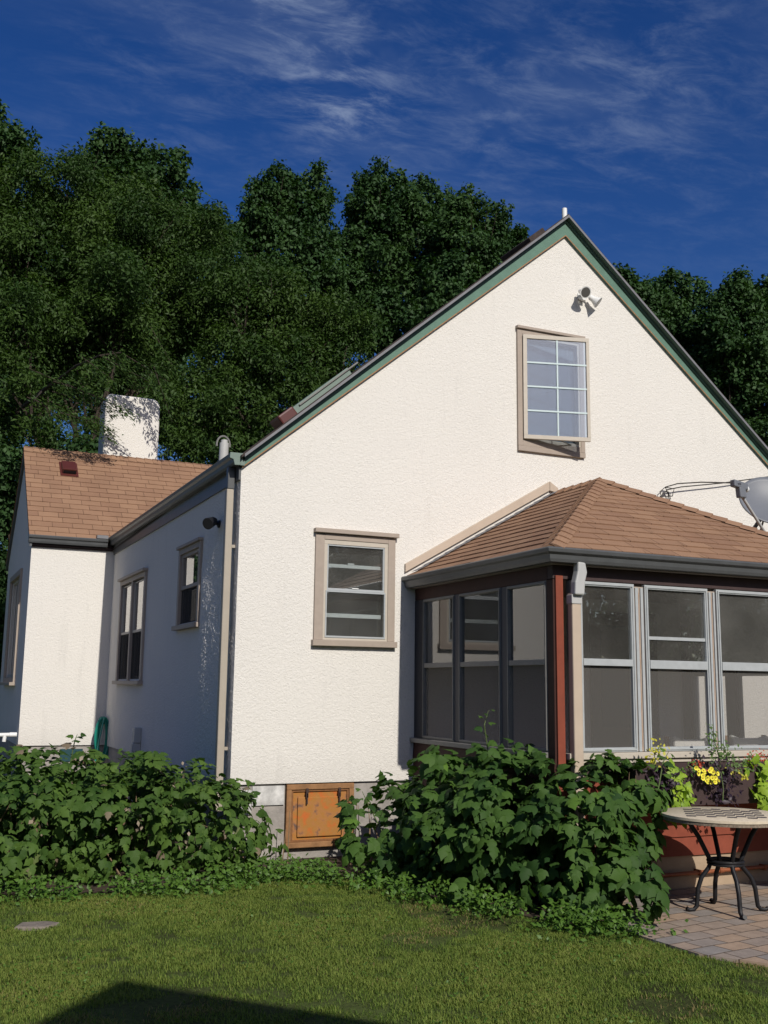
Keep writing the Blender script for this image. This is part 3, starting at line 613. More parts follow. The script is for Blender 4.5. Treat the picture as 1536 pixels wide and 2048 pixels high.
# ---- side wing
WY, WX = 6.687, -1.221; RY, RZ = 8.6, 5.5; GX = -1.27; EY, EZ = 6.6, 3.75
mb = MB()
wall(mb, lambda x, z, d: (x, WY+d, z), WX, 0.1, ZB, 3.70, [], .16)
mb.build('wing_wall', STUCCO, house)
mb = MB(); WS = (RZ-EZ)/(RY-EY)
wall(mb, lambda y, z, d: (WX+d, y, z), WY, 2*RY-WY, ZB, 5.42, [(7.85, 9.45, 1.66, 3.30)], .16, [(-WS, 1, EZ-WS*EY-.04), (WS, 1, EZ+WS*(2*RY-EY)-.04)])
mb.build('wing_wall', STUCCO, house)
mb = MB(); mb.box(WX+.02, .1, WY+.03, WY+.2, -.1, ZB-.01); mb.box(WX+.02, WX+.2, WY+.2, 10.4, -.1, ZB-.01); mb.build('wing_foundation', CONC, house)
shingles('wing_roof', (GX, EY, EZ), (2.2, EY, EZ), (GX, RY, RZ), (2.2, RY, RZ), SHINGLE, house)
shingles('wing_roof', (2.2, 2*RY-EY, EZ), (GX, 2*RY-EY, EZ), (2.2, RY, RZ), (GX, RY, RZ), SHINGLE, house)
caps('ridge_cap', (GX, RY, RZ), (2.2, RY, RZ), (0, -WS, 1), (0, WS, 1), SHINGLE, house)
mb = MB(); 
for s in (1, -1):
    ey = EY if s == 1 else 2*RY-EY
    mb.prism([(GX+.01, ey, EZ-.03), (GX+.01, RY, RZ-.03), (GX+.01, RY, RZ-.15), (GX+.01, ey, EZ-.15)], (.035, 0, 0))
mb.build('wing_rake', GUTTER, house)
mb = MB(); mb.sweep([(GX-.01, EY+.03), (-.13, EY+.03)], KP(3.765)); g2 = mb.build('wing_gutter', GUTTER, house)
mb = MB(); mb.box(-.30, -.13, EY-.08, EY+.02, 3.768, 3.82); mb.build('gutter_guard', DRIP, g2, .004)
mb = MB(); mb.box(WX-.0, -.03, WY-.03, WY-.002, 3.60, 3.70); mb.box(GX+.02, -.03, EY+.03, WY-.03, 3.62, 3.64); mb.build('wing_frieze', DARKBROWN, house)
# window on the wing's far side
mb = MB(); fr_rect(mb, 7.76, 9.54, 1.59, 3.38, WX-.035, WX+.01, .09, ax='x'); wn = mb.build('window', TRIM, house, .003)
mb = MB(); mb.box(WX-.09, WX, 7.72, 9.58, 1.55, 1.60); mb.build('sill', TRIM, wn, .003)
mb = MB(); fr_rect(mb, 7.85, 9.45, 1.68, 3.29, WX+.02, WX+.06, .05, ax='x'); mb.box(WX+.02, WX+.06, 8.62, 8.68, 1.68, 3.29); mb.build('sash', CREAM, wn)
pane('pane', 7.88, 9.42, 1.7, 3.27, WX+.04, GLASS, wn, 'x')
mb = MB(); mb.box(WX+.17, 0, 7.7, 9.6, 1.4, 3.4); mb.f.pop(4); mb.build('room', INTER, house)
mb = MB(); mb.tube([(WX+.02, 6.95, .84), (WX-.06, 6.95, .84), (WX-.10, 6.95, .84)], .035, 10); mb.tube([(WX-.04, 6.95, .84), (WX-.40, 7.05, .83)], .03, 10); mb.tube([(WX-.16, 6.98, .83), (WX-.17, 6.98, .74)], .028, 10); mb.build('drain_pipe', WHITE, house, smooth=True)
mb = MB(); mb.box(-.62, -.30, WY+.015, WY+.03, .46, .64); mb.build('basement_window', mat('dark_teal', (.02, .06, .07), .4), house)
# chimney
mb = MB(); mb.prism([(.045, 8.62, 5.0), (1.0, 8.62, 5.0), (1.0, 8.62, 6.50), (.965, 8.62, 6.585), (.885, 8.62, 6.63), (.12, 8.62, 6.63), (.065, 8.62, 6.60), (.045, 8.62, 6.54)], (0, .62, 0)); mb.build('chimney', STUCCO, house, .045, seg=4)
# attic vent on the wing roof
def wing_pt(x, y, h=0): 
    n = Vector((0, -WS, 1)).normalized(); return Vector((x, y, EZ+WS*(y-EY)))+n*h
mb = MB(); a = [wing_pt(-.72, 7.97, .014), wing_pt(-.43, 7.97, .014), wing_pt(-.43, 8.30, .014), wing_pt(-.72, 8.30, .014)]; mb.prism(a, (0, -.004, .008)); wv = mb.build('roof_vent', REDVENT, house)
mb = MB(); p = [wing_pt(-.69, 8.02, .02), wing_pt(-.69, 8.02, .115), wing_pt(-.69, 8.27, .075), wing_pt(-.69, 8.27, .02)]; mb.prism(p, (.23, 0, 0)); mb.build('vent_hood', REDVENT, wv, .012)
mb = MB(); p = [wing_pt(-.675, 8.018, .03), wing_pt(-.475, 8.018, .03), wing_pt(-.475, 8.015, .085), wing_pt(-.675, 8.015, .085)]; mb.prism(p, (0, -.004, 0)); mb.build('vent_mouth', IRON, wv)

# ---- porch
PX, PY, PX2 = 1.874, -2.51, 5.33
# roof
GXa, GYa, GXb = 1.79, -2.63, 5.45; PZ = 2.712; RX = 3.60; RZP = 3.745; AY = -.80
shingles('porch_roof', (GXa, 0, PZ), (GXa, GYa, PZ), (RX, 0, RZP), (RX, AY, RZP), SHINGLE, house, .135)
shingles('porch_roof', (GXa, GYa, PZ), (GXb, GYa, PZ), (RX, AY, RZP), (RX+.02, AY, RZP), SHINGLE, house, .135)
shingles('porch_roof', (GXb, GYa, PZ), (GXb, 0, PZ), (RX+.02, AY, RZP), (RX+.02, 0, RZP), SHINGLE, house, .135)
sl = (RZP-PZ)/(RX-GXa); sf = (RZP-PZ)/(AY-GYa); sr = (RZP-PZ)/(GXb-RX)
NL, NF, NR = (-sl, 0, 1), (0, -sf, 1), (sr, 0, 1)
caps('hip_cap', (GXa, GYa, PZ), (RX, AY, RZP), NL, NF, SHINGLE, house, wd=.10)
caps('hip_cap', (GXb, GYa, PZ), (RX+.02, AY, RZP), NR, NF, SHINGLE, house)
caps('ridge_cap', (RX+.01, AY, RZP), (RX+.01, 0, RZP), NL, NR, SHINGLE, house)
# counter-flashing board up the wall
mb = MB(); a = Vector((1.75, -.035, 2.752)); b = Vector((3.50, -.035, 3.752)); mb.prism([a, b, b+Vector((0, 0, .10)), a+Vector((-.0, 0, .085))], (0, .034, 0)); mb.build('wall_flashing', TAN, house, .004)
mb = MB(); mb.prism([b+Vector((.003, 0, 0)), b+Vector((.11, 0, -.02)), b+Vector((.11, 0, .035)), b+Vector((.003, 0, .10))], (0, .034, 0)); mb.build('wall_flashing', TAN, house)
mb = MB()
for i in range(14):
    t = i/14; x = 1.83+1.70*t; z = PZ+.012+sl*(x-GXa); mb.add([(x-.02, -.04, z+.012), (x+.14, -.04, z+.012+sl*.14), (x+.14, -.13, z+.008+sl*.14), (x+.01, -.10, z+.016)], [(0, 1, 2, 3)])
mb.build('step_flashing', DRIP, house)
mb = MB(); mb.sweep([(GXa+.03, 0.0), (GXa+.03, GYa+.04), (GXb-.03, GYa+.04), (GXb-.03, 0)], [(-d, z) for d, z in KP(PZ-.005)][::-1]); pg = mb.build('porch_gutter', GUTTER, house, .003)
if min(v.co.x for v in pg.data.vertices) > GXa:      # wrong side: sweep with the other sign
    bpy.data.objects.remove(pg)
    mb = MB(); mb.sweep([(GXa+.03, 0.0), (GXa+.03, GYa+.04), (GXb-.03, GYa+.04), (GXb-.03, 0)], KP(PZ-.005)); pg = mb.build('porch_gutter', GUTTER, house, .003)
mb = MB(); mb.box(GXa+.032, GXb-.032, GYa+.042, 0, 2.585, 2.60); mb.build('porch_ceiling', mat('porch_ceiling_paint', (.20, .17, .15), .8), house)
# frieze and side wall
mb = MB(); mb.box(PX, PX+.08, PY+.082, -.002, 2.47, 2.583); mb.build('porch_frieze', RED_SHADED, house, .004)
mb = MB(); mb.box(PX, PX2, PY, PY+.08, 2.475, 2.583); mb.build('porch_frieze', DARKBROWN, house, .004)
mb = MB()
for i in range(6):
    z0, z1 = 1.06-.16*(i+1)+.0, 1.06-.16*i
    mb.prism([(PX-.014, -.002, z0), (PX+.04, -.002, z0), (PX+.04, -.002, z1), (PX-.004, -.002, z1)], (0, PY+.004, 0))
mb.build('side_siding', RED_SHADED, house)
mb = MB(); mb.box(PX+.0, PX+.045, PY+.01, -.002, .0, .098); mb.build('side_siding', CONC, house)
mb = MB(); mb.box(PX-.05, PX+.09, PY+.10, -.002, 1.062, 1.105); mb.build('side_sill', ALU_D, house, .004)
mb = MB(); mb.box(PX-.0, PX+.07, -.175, -.002, 1.107, 2.468); mb.build('porch_trim', mat('near_black_trim', (.03, .03, .035), .6), house)
# corner post: red, its side faces coloured darker for shade
mb = MB(); mb.box(PX, PX+.075, PY+.0, PY+.098, 1.0, 2.47); cp = mb.build('corner_post', RED_SHADED, house, .004)
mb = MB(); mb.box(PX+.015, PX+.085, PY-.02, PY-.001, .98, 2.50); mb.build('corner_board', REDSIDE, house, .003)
mb = MB(); mb.box(PX+.16, PX+.235, PY-.004, PY+.05, 1.107, 2.468); mb.build('porch_trim', TRIM, house, .003)
def porch_window(fr, m_fr, ax, rails, scr, cover=.035, ssides=None):
    a, b, z0, z1, d0, d1 = fr
    mb = MB(); fr_rect(mb, a, b, z0, z1, d0, d1, cover, ax=ax)
    zr0, zr1 = rails[0]
    (mb.box(a+cover, b-cover, d0-.006 if ax == 'y' else d0, d1, zr0, zr1) if ax == 'y' else mb.box(d0-.004, d1, a+cover, b-cover, zr0, zr1))
    w_ = mb.build('porch_window', m_fr, house, .003)
    mb = MB(); w2 = .012
    fr_rect(mb, a+cover*.35, b-cover*.35, z0+.012, z1-.012, d0-.008, d0-.0005, w2, ax=ax); 
    for r0, r1 in rails[1:]:
        mb.box(a+cover, b-cover, d0+.012, d1+.004, r0, r1) if ax == 'y' else mb.box(d0+.012, d1+.004, a+cover, b-cover, r0, r1)
    mb.build('sash', m_fr, w_)
    dm = (d0+d1)/2
    pane('pane', a+cover, b-cover, zr1, z1-cover, dm, GLASS, w_, ax)
    mb = MB()
    if ax == 'y': mb.add([(a+cover, dm+.004, z0+cover), (b-cover, dm+.004, z0+cover), (b-cover, dm+.004, zr0), (a+cover, dm+.004, zr0)], [(0, 1, 2, 3)])
    else: mb.add([(dm+.004, a+cover, z0+cover), (dm+.004, b-cover, z0+cover), (dm+.004, b-cover, zr0), (dm+.004, a+cover, zr0)], [(0, 1, 2, 3)])
    mb.build('screen', SCREEN, w_)
    return w_
for a, b, rl in ((2.112, 2.666, [(1.79, 1.845)]), (2.774, 3.447, [(1.775, 1.845), (2.015, 2.042)]), (3.541, 4.215, [(1.775, 1.845)]), (4.31, 4.97, [(1.79, 1.845)])):
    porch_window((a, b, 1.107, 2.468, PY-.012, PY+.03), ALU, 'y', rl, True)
for a, b in ((-.842, -.188), (-1.692, -.94), (-2.41, -1.799)):
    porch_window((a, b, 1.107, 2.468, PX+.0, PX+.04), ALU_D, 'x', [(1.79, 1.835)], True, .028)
for a, b in ((-.70, -.15), (-1.55, -.86), (-2.38, -1.65)):
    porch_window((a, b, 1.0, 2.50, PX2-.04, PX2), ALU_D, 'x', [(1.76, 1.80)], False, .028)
for a, b in ((2.668, 2.772), (3.449, 3.539), (4.217, 4.308)):
    mu = MB().box(a, b, PY+.004, PY+.06, 1.107, 2.45).build('mullion', TRIM, house, .003); c = (a+b)/2
    MB().box(a+.012, c-.010, PY-.008, PY+.003, 1.107, 2.44).build('track', ALU, mu, .002); MB().box(c+.014, b-.012, PY-.008, PY+.003, 1.107, 2.44).build('track', ALU, mu, .002)
    MB().box(c-.004, c+.002, PY+.0015, PY+.003, 1.12, 2.40).build('rust_streak', RUST, mu)
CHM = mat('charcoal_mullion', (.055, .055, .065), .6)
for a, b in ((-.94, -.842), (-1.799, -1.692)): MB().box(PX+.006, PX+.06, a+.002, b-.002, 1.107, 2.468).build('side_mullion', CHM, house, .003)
mb = MB(); mb.box(4.97, PX2, PY, PY+.08, 1.107, 2.47); mb.box(PX2-.06, PX2, -.85, -.71, .9, 2.56); mb.box(PX2-.06, PX2, -1.64, -1.56, .9, 2.56); mb.box(PX2-.06, PX2, -.14, -.002, .9, 2.56); mb.box(PX2-.06, PX2, PY+.09, -.002, 2.505, 2.583); mb.box(PX2-.06, PX2, PY+.09, -.002, .0, .99); mb.build('porch_wall', DARKBROWN, house)
mb = MB(); mb.box(PX+.10, PX2+.02, PY-.055, PY+.085, 1.055, 1.104); mb.box(PX+.13, PX2, PY-.03, PY+.08, 1.02, 1.0545); mb.build('front_sill', CREAM, house, .004)
mb = MB()
MB().box(PX+.01, PX2-.01, PY-.018, PY+.05, .90, 1.018).build('apron_board', DARKBROWN, house)
for z0, z1 in ((.68, .899), (.425, .679), (.275, .424)):
    mb.prism([(PX+.01, PY-.022, z0), (PX+.01, PY+.05, z0), (PX+.01, PY+.05, z1), (PX+.01, PY-.006, z1)], (PX2-PX-.02, 0, 0))
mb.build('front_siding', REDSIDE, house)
mb = MB(); mb.box(PX+.01, PX2-.01, PY+.0, PY+.05, -.05, .272); mb.build('base_board', TANBOARD, house, .004)
mb = MB(); mb.tube([(2.3, PY-.05, .135), (3.42, PY-.05, .145)], .016, 10); mb.tube([(3.42, PY-.05, .145), (3.46, PY-.05, .146)], .022, 10); mb.tube([(3.46, PY-.05, .146), (5.2, PY-.05, .15)], .016, 10)
for x in (2.6, 3.2, 3.9): mb.box(x, x+.015, PY-.07, PY, .12, .165)
mb.build('water_pipe', COPPER, house, smooth=True)
mb = MB(); mb.box(PX+.08, PX2-.07, PY+.09, -.002, .40, .45); mb.build('porch_floor', INTER_L, house)
mb = MB(); mb.box(PX+.045, PX+.08, PY+.1, -.002, .45, 1.055); mb.build('inner_wall', INTER_L, house)
# window and door in the wall behind the porch
mb = MB(); mb.box(2.16, 2.24, -.03, .01, 2.0, 2.56); mb.box(2.98, 3.06, -.03, .01, 2.0, 2.56); mb.box(2.24, 2.98, -.03, .01, 2.50, 2.56)
wn = mb.build('window', TRIM, house, .003); mb = MB(); mb.box(2.12, 3.09, -.06, .01, 1.93, 1.998); mb.build('sill', TRIM, wn, .003)
mb = MB(); fr_rect(mb, 2.24, 2.98, 2.03, 2.50, .0, .03, .035); mb.box(2.275, 2.945, .005, .03, 2.26, 2.29); mb.build('sash', CREAM, wn); pane('pane', 2.27, 2.95, 2.06, 2.47, .015, GLASS, wn)
mb = MB(); mb.box(4.0, 4.9, -.04, -.002, .46, 2.45); dr = mb.build('door', mat('dark_door', (.07, .045, .035), .5), house, .005)
mb = MB(); mb.box(4.12, 4.78, -.048, -.041, 1.2, 2.3); mb.build('door_pane', mat('dark_glazing', (.03, .03, .03), .1), dr)
# porch downspout
mb = MB(); xs = .0
mb.prism([(1.985, -2.66, 2.34), (2.075, -2.66, 2.34), (2.085, -2.66, 2.45), (2.105, -2.66, 2.52), (2.09, -2.66, 2.60), (2.02, -2.66, 2.605), (2.015, -2.66, 2.53), (1.99, -2.66, 2.44)], (0, .075, 0)); el = mb
ds = MB().box(1.985, 2.07, -2.615, -2.545, .25, 2.36).build('downspout', TAN, house, .01)
el.build('elbow', PALE, ds, .012); MB().box(1.978, 2.078, -2.622, -2.54, 2.27, 2.345).build('elbow_collar', PALE, ds, .006)

# ------------------------------------------------------------------ things fixed to or beside the house
fl = thing('floodlight', (3.985, 0, 6.10), 'white twin-head floodlight fixed high under the gable peak', 'floodlight')
mb = MB(); mb.lathe([(.055, 0), (.055, .02), (.03, .035), (.028, .06)], (3.985, 0, 6.09), (0, -1, 0), 20); mb.build('base_plate', WHITE, fl, smooth=True)
def head(neck, d):
    d = Vector(d).normalized(); neck = Vector(neck)
    mb = MB(); mb.tube([(3.985, -.05, 6.09), neck+d*.005], .013, 8)
    mb.lathe([(.02, 0), (.032, .005), (.034, .05), (.045, .075), (.066, .12), (.07, .125)], neck, d, 24); h = mb.build('lamp_head', WHITE, fl, smooth=True)
    mb = MB(); mb.lathe([(.058, 0), (.055, .0015), (.02, .002)], neck+d*.1255, d, 24); mb.build('lens', mat('lamp_lens', (.10, .095, .09), .25, spec=.6), h)
head((3.925, -.08, 6.115), (-.06, -.85, -.42)); head((4.055, -.075, 6.07), (.62, -.45, -.62))
MB().box(3.96, 4.01, -.07, -.03, 6.02, 6.075).build('motion_sensor', WHITE, fl, .006)

sl_ = thing('wall_lamp', (0, .69, 3.2), 'small black spotlight bracketed to the shaded side wall near the downspout', 'spotlight')
mb = MB(); mb.lathe([(.04, 0), (.04, .02), (.02, .03)], (0, .69, 3.21), (-1, 0, 0), 16); mb.build('base_plate', IRON, sl_)
mb = MB(); mb.tube([(-.02, .69, 3.21), (-.08, .69, 3.22)], .014, 8); mb.lathe([(.03, 0), (.045, .03), (.06, .14)], (-.06, .66, 3.24), (-.65, -.55, -.35), 16); mb.build('lamp_head', IRON, sl_)

ub = thing('utility_box', (0, 4.1, .75), 'small grey utility box with conduit on the shaded side wall', 'utility box')
MB().box(-.09, 0, 4.02, 4.16, .86, 1.05).build('box', GREYP, ub, .008)
MB().box(-.105, -.0, 4.03, 4.15, .75, .858).build('cover', GREYP, ub, .012)
mb = MB(); mb.tube([(-.04, 4.09, .76), (-.04, 4.09, .3)], .016, 8); mb.build('conduit', GREYP, ub)

hz = thing('garden_hose', (-.06, 6.45, .35), 'green garden hose coiled in the corner by the side wing', 'hose')
mb = MB(); pts = []
for i in range(9*26+1):
    a = i/26*2*math.pi; c = i/26
    wob = .02*math.sin(c*2.7); pts.append((-.07+(.085+.018*math.sin(c*1.9))*math.sin(a)+wob, 6.50-.10+.016*c*.6+.02*math.sin(a*.5), .80+.30*math.cos(a)*(1+.04*math.sin(c*3))))
mb.tube(pts, .011, 7); mb.tube([(-.07, 6.38, 1.10), (-.12, 6.34, .85), (-.17, 6.28, .55), (-.24, 6.2, .25), (-.3, 6.1, .03)], .011, 7); mb.build('coil', HOSE, hz, smooth=True)
mb = MB(); mb.box(-.11, -.02, 6.55, 6.68, 1.00, 1.06); mb.tube([(-.06, 6.5, 1.07), (-.06, 6.68, 1.07)], .04, 12); mb.build('hanger', IRON, hz, .004)

# satellite dish on the porch roof
dh = thing('satellite_dish', (5.05, -1.35, 3.05), 'grey satellite dish with feed arm on the porch roof', 'satellite dish')
dc = Vector((5.40, -1.32, 3.555)); dn = Vector((-.30, -.72, .42)).normalized(); da = dn.cross(Vector((0, 0, 1))).normalized(); db = da.cross(dn)*-1
mb = MB(); nr, na_ = 8, 40; vs = [dc]
for i in range(1, nr+1):
    for k in range(na_):
        a = 2*math.pi*k/na_; r = i/nr; vs.append(dc+da*(.345*r*math.cos(a))+db*(.32*r*math.sin(a))+dn*(.07*r*r))
fs = [(0, 1+k, 1+(k+1) % na_) for k in range(na_)]+[(1+(i-1)*na_+k, 1+i*na_+k, 1+i*na_+(k+1) % na_, 1+(i-1)*na_+(k+1) % na_) for i in range(1, nr) for k in range(na_)]
mb.add(vs, fs); rf = mb.build('reflector', DISH, dh, smooth=True); sm = rf.modifiers.new('thickness', 'SOLIDIFY'); sm.thickness = .012
ft = Vector((4.93, -1.62, 3.72)); foot = Vector((5.24, -1.46, 3.15))
mb = MB(); mb.tube([foot, Vector((4.74, -1.62, 3.54))], .016, 10); mb.build('feed_arm', PALE, dh, smooth=True)
mb = MB(); mb.beam(Vector((4.62, -1.62, 3.665)), Vector((4.80, -1.62, 3.635)), (0, .035, 0), (0, 0, .036)); mb.beam((4.725, -1.62, 3.63), (4.735, -1.62, 3.52), (.042, 0, 0), (0, .035, 0)); lnb = mb.build('feed_unit', DISH, dh, .012)
mb = MB(); mb.lathe([(.03, 0), (.034, .02), (.03, .035), (.012, .04)], (4.79, -1.62, 3.62), (dc-Vector((4.79, -1.62, 3.62))), 16); mb.build('feed_cap', WHITE, lnb, smooth=True)
mb = MB(); mb.tube([dc-dn*.02, dc-dn*.13, (5.22, -1.22, 3.25), (5.16, -1.25, 2.86)], .022, 10); mb.tube([dc-dn*.10, (5.45, -.9, 2.82)], .010, 8); mb.build('mast', ALU_D, dh, smooth=True)
def text(name, s, size, loc, rot, m, parent, ext=.0015):
    c = bpy.data.curves.new(name, 'FONT'); c.body = s; c.size = size; c.extrude = ext; c.align_x = 'LEFT'
    o = bpy.data.objects.new(name, c); col.objects.link(o); c.materials.append(m); o.parent = parent
    o.matrix_world = Matrix.Translation(loc) @ rot
    dg = bpy.context.evaluated_depsgraph_get(); me = bpy.data.meshes.new_from_object(o.evaluated_get(dg)); mw = o.matrix_world.copy()
    bpy.data.objects.remove(o); me.transform(mw); return link(name, me, None, parent)
rm = Matrix((( -da.x, db.x, dn.x, 0), (-da.y, db.y, dn.y, 0), (-da.z, db.z, dn.z, 0), (0, 0, 0, 1)))
INK = mat('dark_ink', (.03, .03, .045), .6)
rot = rm if rm.to_3x3().determinant() > 0 else Matrix(((da.x, db.x, dn.x, 0), (da.y, db.y, dn.y, 0), (da.z, db.z, dn.z, 0), (0, 0, 0, 1)))
text('lettering', 'TH', .05, dc+dn*.012-da*(-.06 if False else .0)+rot.to_3x3() @ Vector((-.14, .0, 0))+dn*.01, rot, INK, rf)
text('lettering', 'wb', .035, Vector((4.66, -1.6565, 3.645)), Matrix.Rotation(R(90), 4, 'X'), INK, lnb)
cb = MB()
import random as _r
cb.tube([(5.02, -.02, 3.70), (5.0, -.05, 3.80), (5.10, -.06, 3.90), (5.3, -.07, 3.95), (5.9, -.06, 4.05), (6.7, -.05, 4.21)], .007, 6)
cb.tube([(5.12, -.02, 3.66), (5.13, -.04, 3.85), (5.08, -.05, 3.93), (5.13, -.2, 3.95), (4.86, -.9, 3.82), (4.62, -1.62, 3.665)], .007, 6)
cb.tube([(5.05, -.04, 3.76), (5.0, -.05, 3.87), (5.08, -.05, 3.93), (5.20, -.06, 3.92), (5.17, -.06, 3.83), (5.06, -.05, 3.82), (5.0, -.05, 3.80), (4.97, -.05, 3.76), (5.02, -.04, 3.74)], .006, 6)
cb.tube([(5.10, -.03, 3.74), (5.15, -.05, 3.80), (5.12, -.05, 3.88), (5.04, -.05, 3.86), (5.03, -.04, 3.78), (5.09, -.04, 3.70)], .006, 6)
tag(cb.build('cable', mat('dark_cable', (.06, .055, .05), .6), smooth=True), 'looped dark cable on the stucco wall above the porch roof ridge', 'cable')

# planter box under the porch windows
pb = thing('planter_box', (3.8, -2.7, .70), 'long dark brown window box fixed below the porch front windows', 'planter')
MB().box(2.42, 5.2, -2.80, -2.775, .70, .99).build('front_panel', DARKBROWN, pb, .003)
mb = MB(); mb.box(2.42, 2.445, -2.774, PY-.06, .72, .98); mb.box(5.175, 5.2, -2.774, PY-.06, .72, .98); mb.box(2.446, 5.174, -2.774, PY-.06, .72, .745); mb.build('side_panel', DARKBROWN, pb)
MB().box(2.446, 5.174, -2.774, PY-.06, .746, .95).build('soil', SOIL, pb)

# ---- leaves
def unit(a): return a/np.maximum(np.linalg.norm(a, axis=-1, keepdims=True), 1e-9)
def scatter(P, Nn, D, S, tmpl, faces, r):
    """place the leaf template at P with face normal Nn, tip direction D, size S"""
    Nn = unit(Nn); D = unit(D-Nn*np.sum(D*Nn, 1, keepdims=True)); B = np.cross(Nn, D)
    t = np.array(tmpl, dtype=float)
    V = P[:, None, :]+S[:, None, None]*(t[None, :, 0, None]*D[:, None, :]+t[None, :, 1, None]*B[:, None, :]+t[None, :, 2, None]*Nn[:, None, :])
    F = np.array(faces)[None]+(np.arange(len(P))*len(t))[:, None, None]
    return V.reshape(-1, 3), F.reshape(-1, len(faces[0])), np.repeat(r, len(t))
LOBED = [(0, 0, 0), (.38, 0, .03), (1.08, 0, -.2), (-.04, .16, -.02), (.02, .34, -.08), (.30, .55, -.2), (.36, .34, -.06), (.62, .34, -.10), (.84, .14, -.13),
         (-.04, -.16, -.02), (.02, -.34, -.08), (.30, -.55, -.2), (.36, -.34, -.06), (.62, -.34, -.10), (.84, -.14, -.13)]
LOBED_F = [(1, 0, 3), (1, 3, 4), (1, 4, 5), (1, 5, 6), (1, 6, 7), (1, 7, 8), (1, 8, 2), (1, 9, 0), (1, 10, 9), (1, 11, 10), (1, 12, 11), (1, 13, 12), (1, 14, 13), (1, 2, 14)]
SIMPLE = [(0, 0, 0), (.45, .32, -.05), (1, 0, -.12), (.45, -.32, -.05), (.5, 0, .03)]
SIMPLE_F = [(4, 0, 1), (4, 1, 2), (4, 2, 3), (4, 3, 0)]
def sph(n, r=rng):
    v = r.standard_normal((n, 3)); return unit(v)
def bush(name, blobs, mats, label, cat, root, leaf=(.07, .12), dens=1.0, seed=1, group=None, stems=14):
    """sprays of leaves at the ends of many short shoots, over a sparse dark inside"""
    r = np.random.default_rng(seed); t = thing(name, root, label, cat, group)
    B = np.array([b[:3] for b in blobs]); RR = np.array([b[3:6] for b in blobs]); Ps, Ns, Ss, Ls = [], [], [], []
    for i in range(len(blobs)):
        m = (RR[i].prod())**(1/3)
        k = int(62*dens*(m/.45)**2); d = sph(k, r); rad = r.uniform(.62, 1.12, k)[:, None]; C = B[i]+d*RR[i]*rad
        q = np.ones(k, bool)
        for j in range(len(blobs)):
            if j != i: q &= (np.linalg.norm((C-B[j])/RR[j], axis=1) > .66)
        q &= C[:, 2] > .04; C = C[q]; d = unit(d[q]/RR[i])
        for c, n_ in zip(C, d):                    # one shoot: leaves round its tip
            kk = r.integers(5, 13); cr = r.uniform(.07, .14); e = sph(kk, r); e = unit(e+n_*.9+np.array([0, -.15, .25])); sz = r.uniform(.75, 1.2)
            Ps.append(c+e*cr*r.uniform(.5, 1.15, kk)[:, None]); Ns.append(unit(e*.8+n_*.6)); Ss.append(r.uniform(*leaf, kk)*sz); Ls.append(np.full(kk, r.random()))
        k = int(60*dens*(m/.45)**2); d = sph(k, r); C = B[i]+d*RR[i]*r.uniform(.3, .75, k)[:, None]; q = C[:, 2] > .05   # inner leaves
        Ps.append(C[q]); Ns.append(d[q]); Ss.append(r.uniform(*leaf, q.sum())); Ls.append(r.random(q.sum()))
    P = np.concatenate(Ps); Nn = np.concatenate(Ns); S = np.concatenate(Ss); L_ = np.concatenate(Ls); q = P[:, 2] > .02; P, Nn, S, L_ = P[q], Nn[q], S[q], L_[q]
    nn = unit(Nn*.9+np.array([0, -.25, .5])+r.normal(0, .42, P.shape)); dd = Nn*.7+np.array([0, 0, -.75])+r.normal(0, .5, P.shape)
    V, F, q = scatter(P, nn, dd, S, LOBED, LOBED_F, np.clip(L_*.62+r.random(len(P))*.36+.38*(r.random(len(P)) < .02), 0, 1))
    fast_mesh('leaves', V, F, mats, t, q)
    mb = MB()
    for i in range(stems):
        b = blobs[r.integers(len(blobs))]; tgt = Vector(b[:3])+Vector(sph(1, r)[0])*.85*min(b[3:6]); tgt.z = max(tgt.z, .2)
        base = Vector((b[0]+r.normal(0, .12), b[1]+abs(r.normal(0, .12)), 0)); mid = base.lerp(tgt, .5)+Vector((r.normal(0, .05), r.normal(0, .05), .1))
        mb.tube([base, mid, tgt], [.007, .005, .002], 5)
    mb.build('stems', DRYSTEM, t); return t
# left bramble: several mounds along the bed
bush('bramble_bush', [(-2.55, -.15, .40, .60, .45, .46), (-1.95, -.25, .40, .55, .50, .45), (-1.40, -.25, .45, .50, .52, .46), (-1.55, .35, .55, .6, .5, .38), (-.95, -.35, .44, .48, .50, .46), (-.75, .2, .48, .5, .5, .38),
      (-.45, -.45, .42, .42, .45, .42), (-.10, -.42, .34, .32, .36, .36), (-2.5, .6, .38, .6, .5, .45), (-1.9, 1.2, .46, .8, .6, .45), (-.7, 1.0, .5, .55, .6, .35)],
     BUSHL, 'wide low bramble thicket of toothed green leaves left of the hatch, against the corner', 'bush', (-1.2, -.3, 0), (.055, .098), 1.35, 11, stems=45)
bush('currant_bush', [(1.10, -1.25, .36, .38, .40, .40), (1.45, -1.75, .52, .42, .50, .46), (1.60, -2.25, .60, .45, .50, .50), (1.95, -2.72, .62, .42, .38, .52), (2.20, -2.86, .70, .32, .26, .40), (1.86, -2.98, .45, .33, .32, .42), (1.72, -2.85, .40, .35, .35, .42), (1.30, -2.15, .32, .32, .42, .34),
      (2.42, -2.82, .84, .22, .18, .20), (1.92, -3.28, .20, .26, .22, .24), (1.75, -2.1, .85, .26, .3, .24), (1.55, -1.2, .62, .3, .5, .34)],
     BUSHR, 'tall leafy green bush of large lobed leaves in front of the porch corner', 'bush', (1.8, -2.5, 0), (.065, .125), 1.2, 12, stems=28)
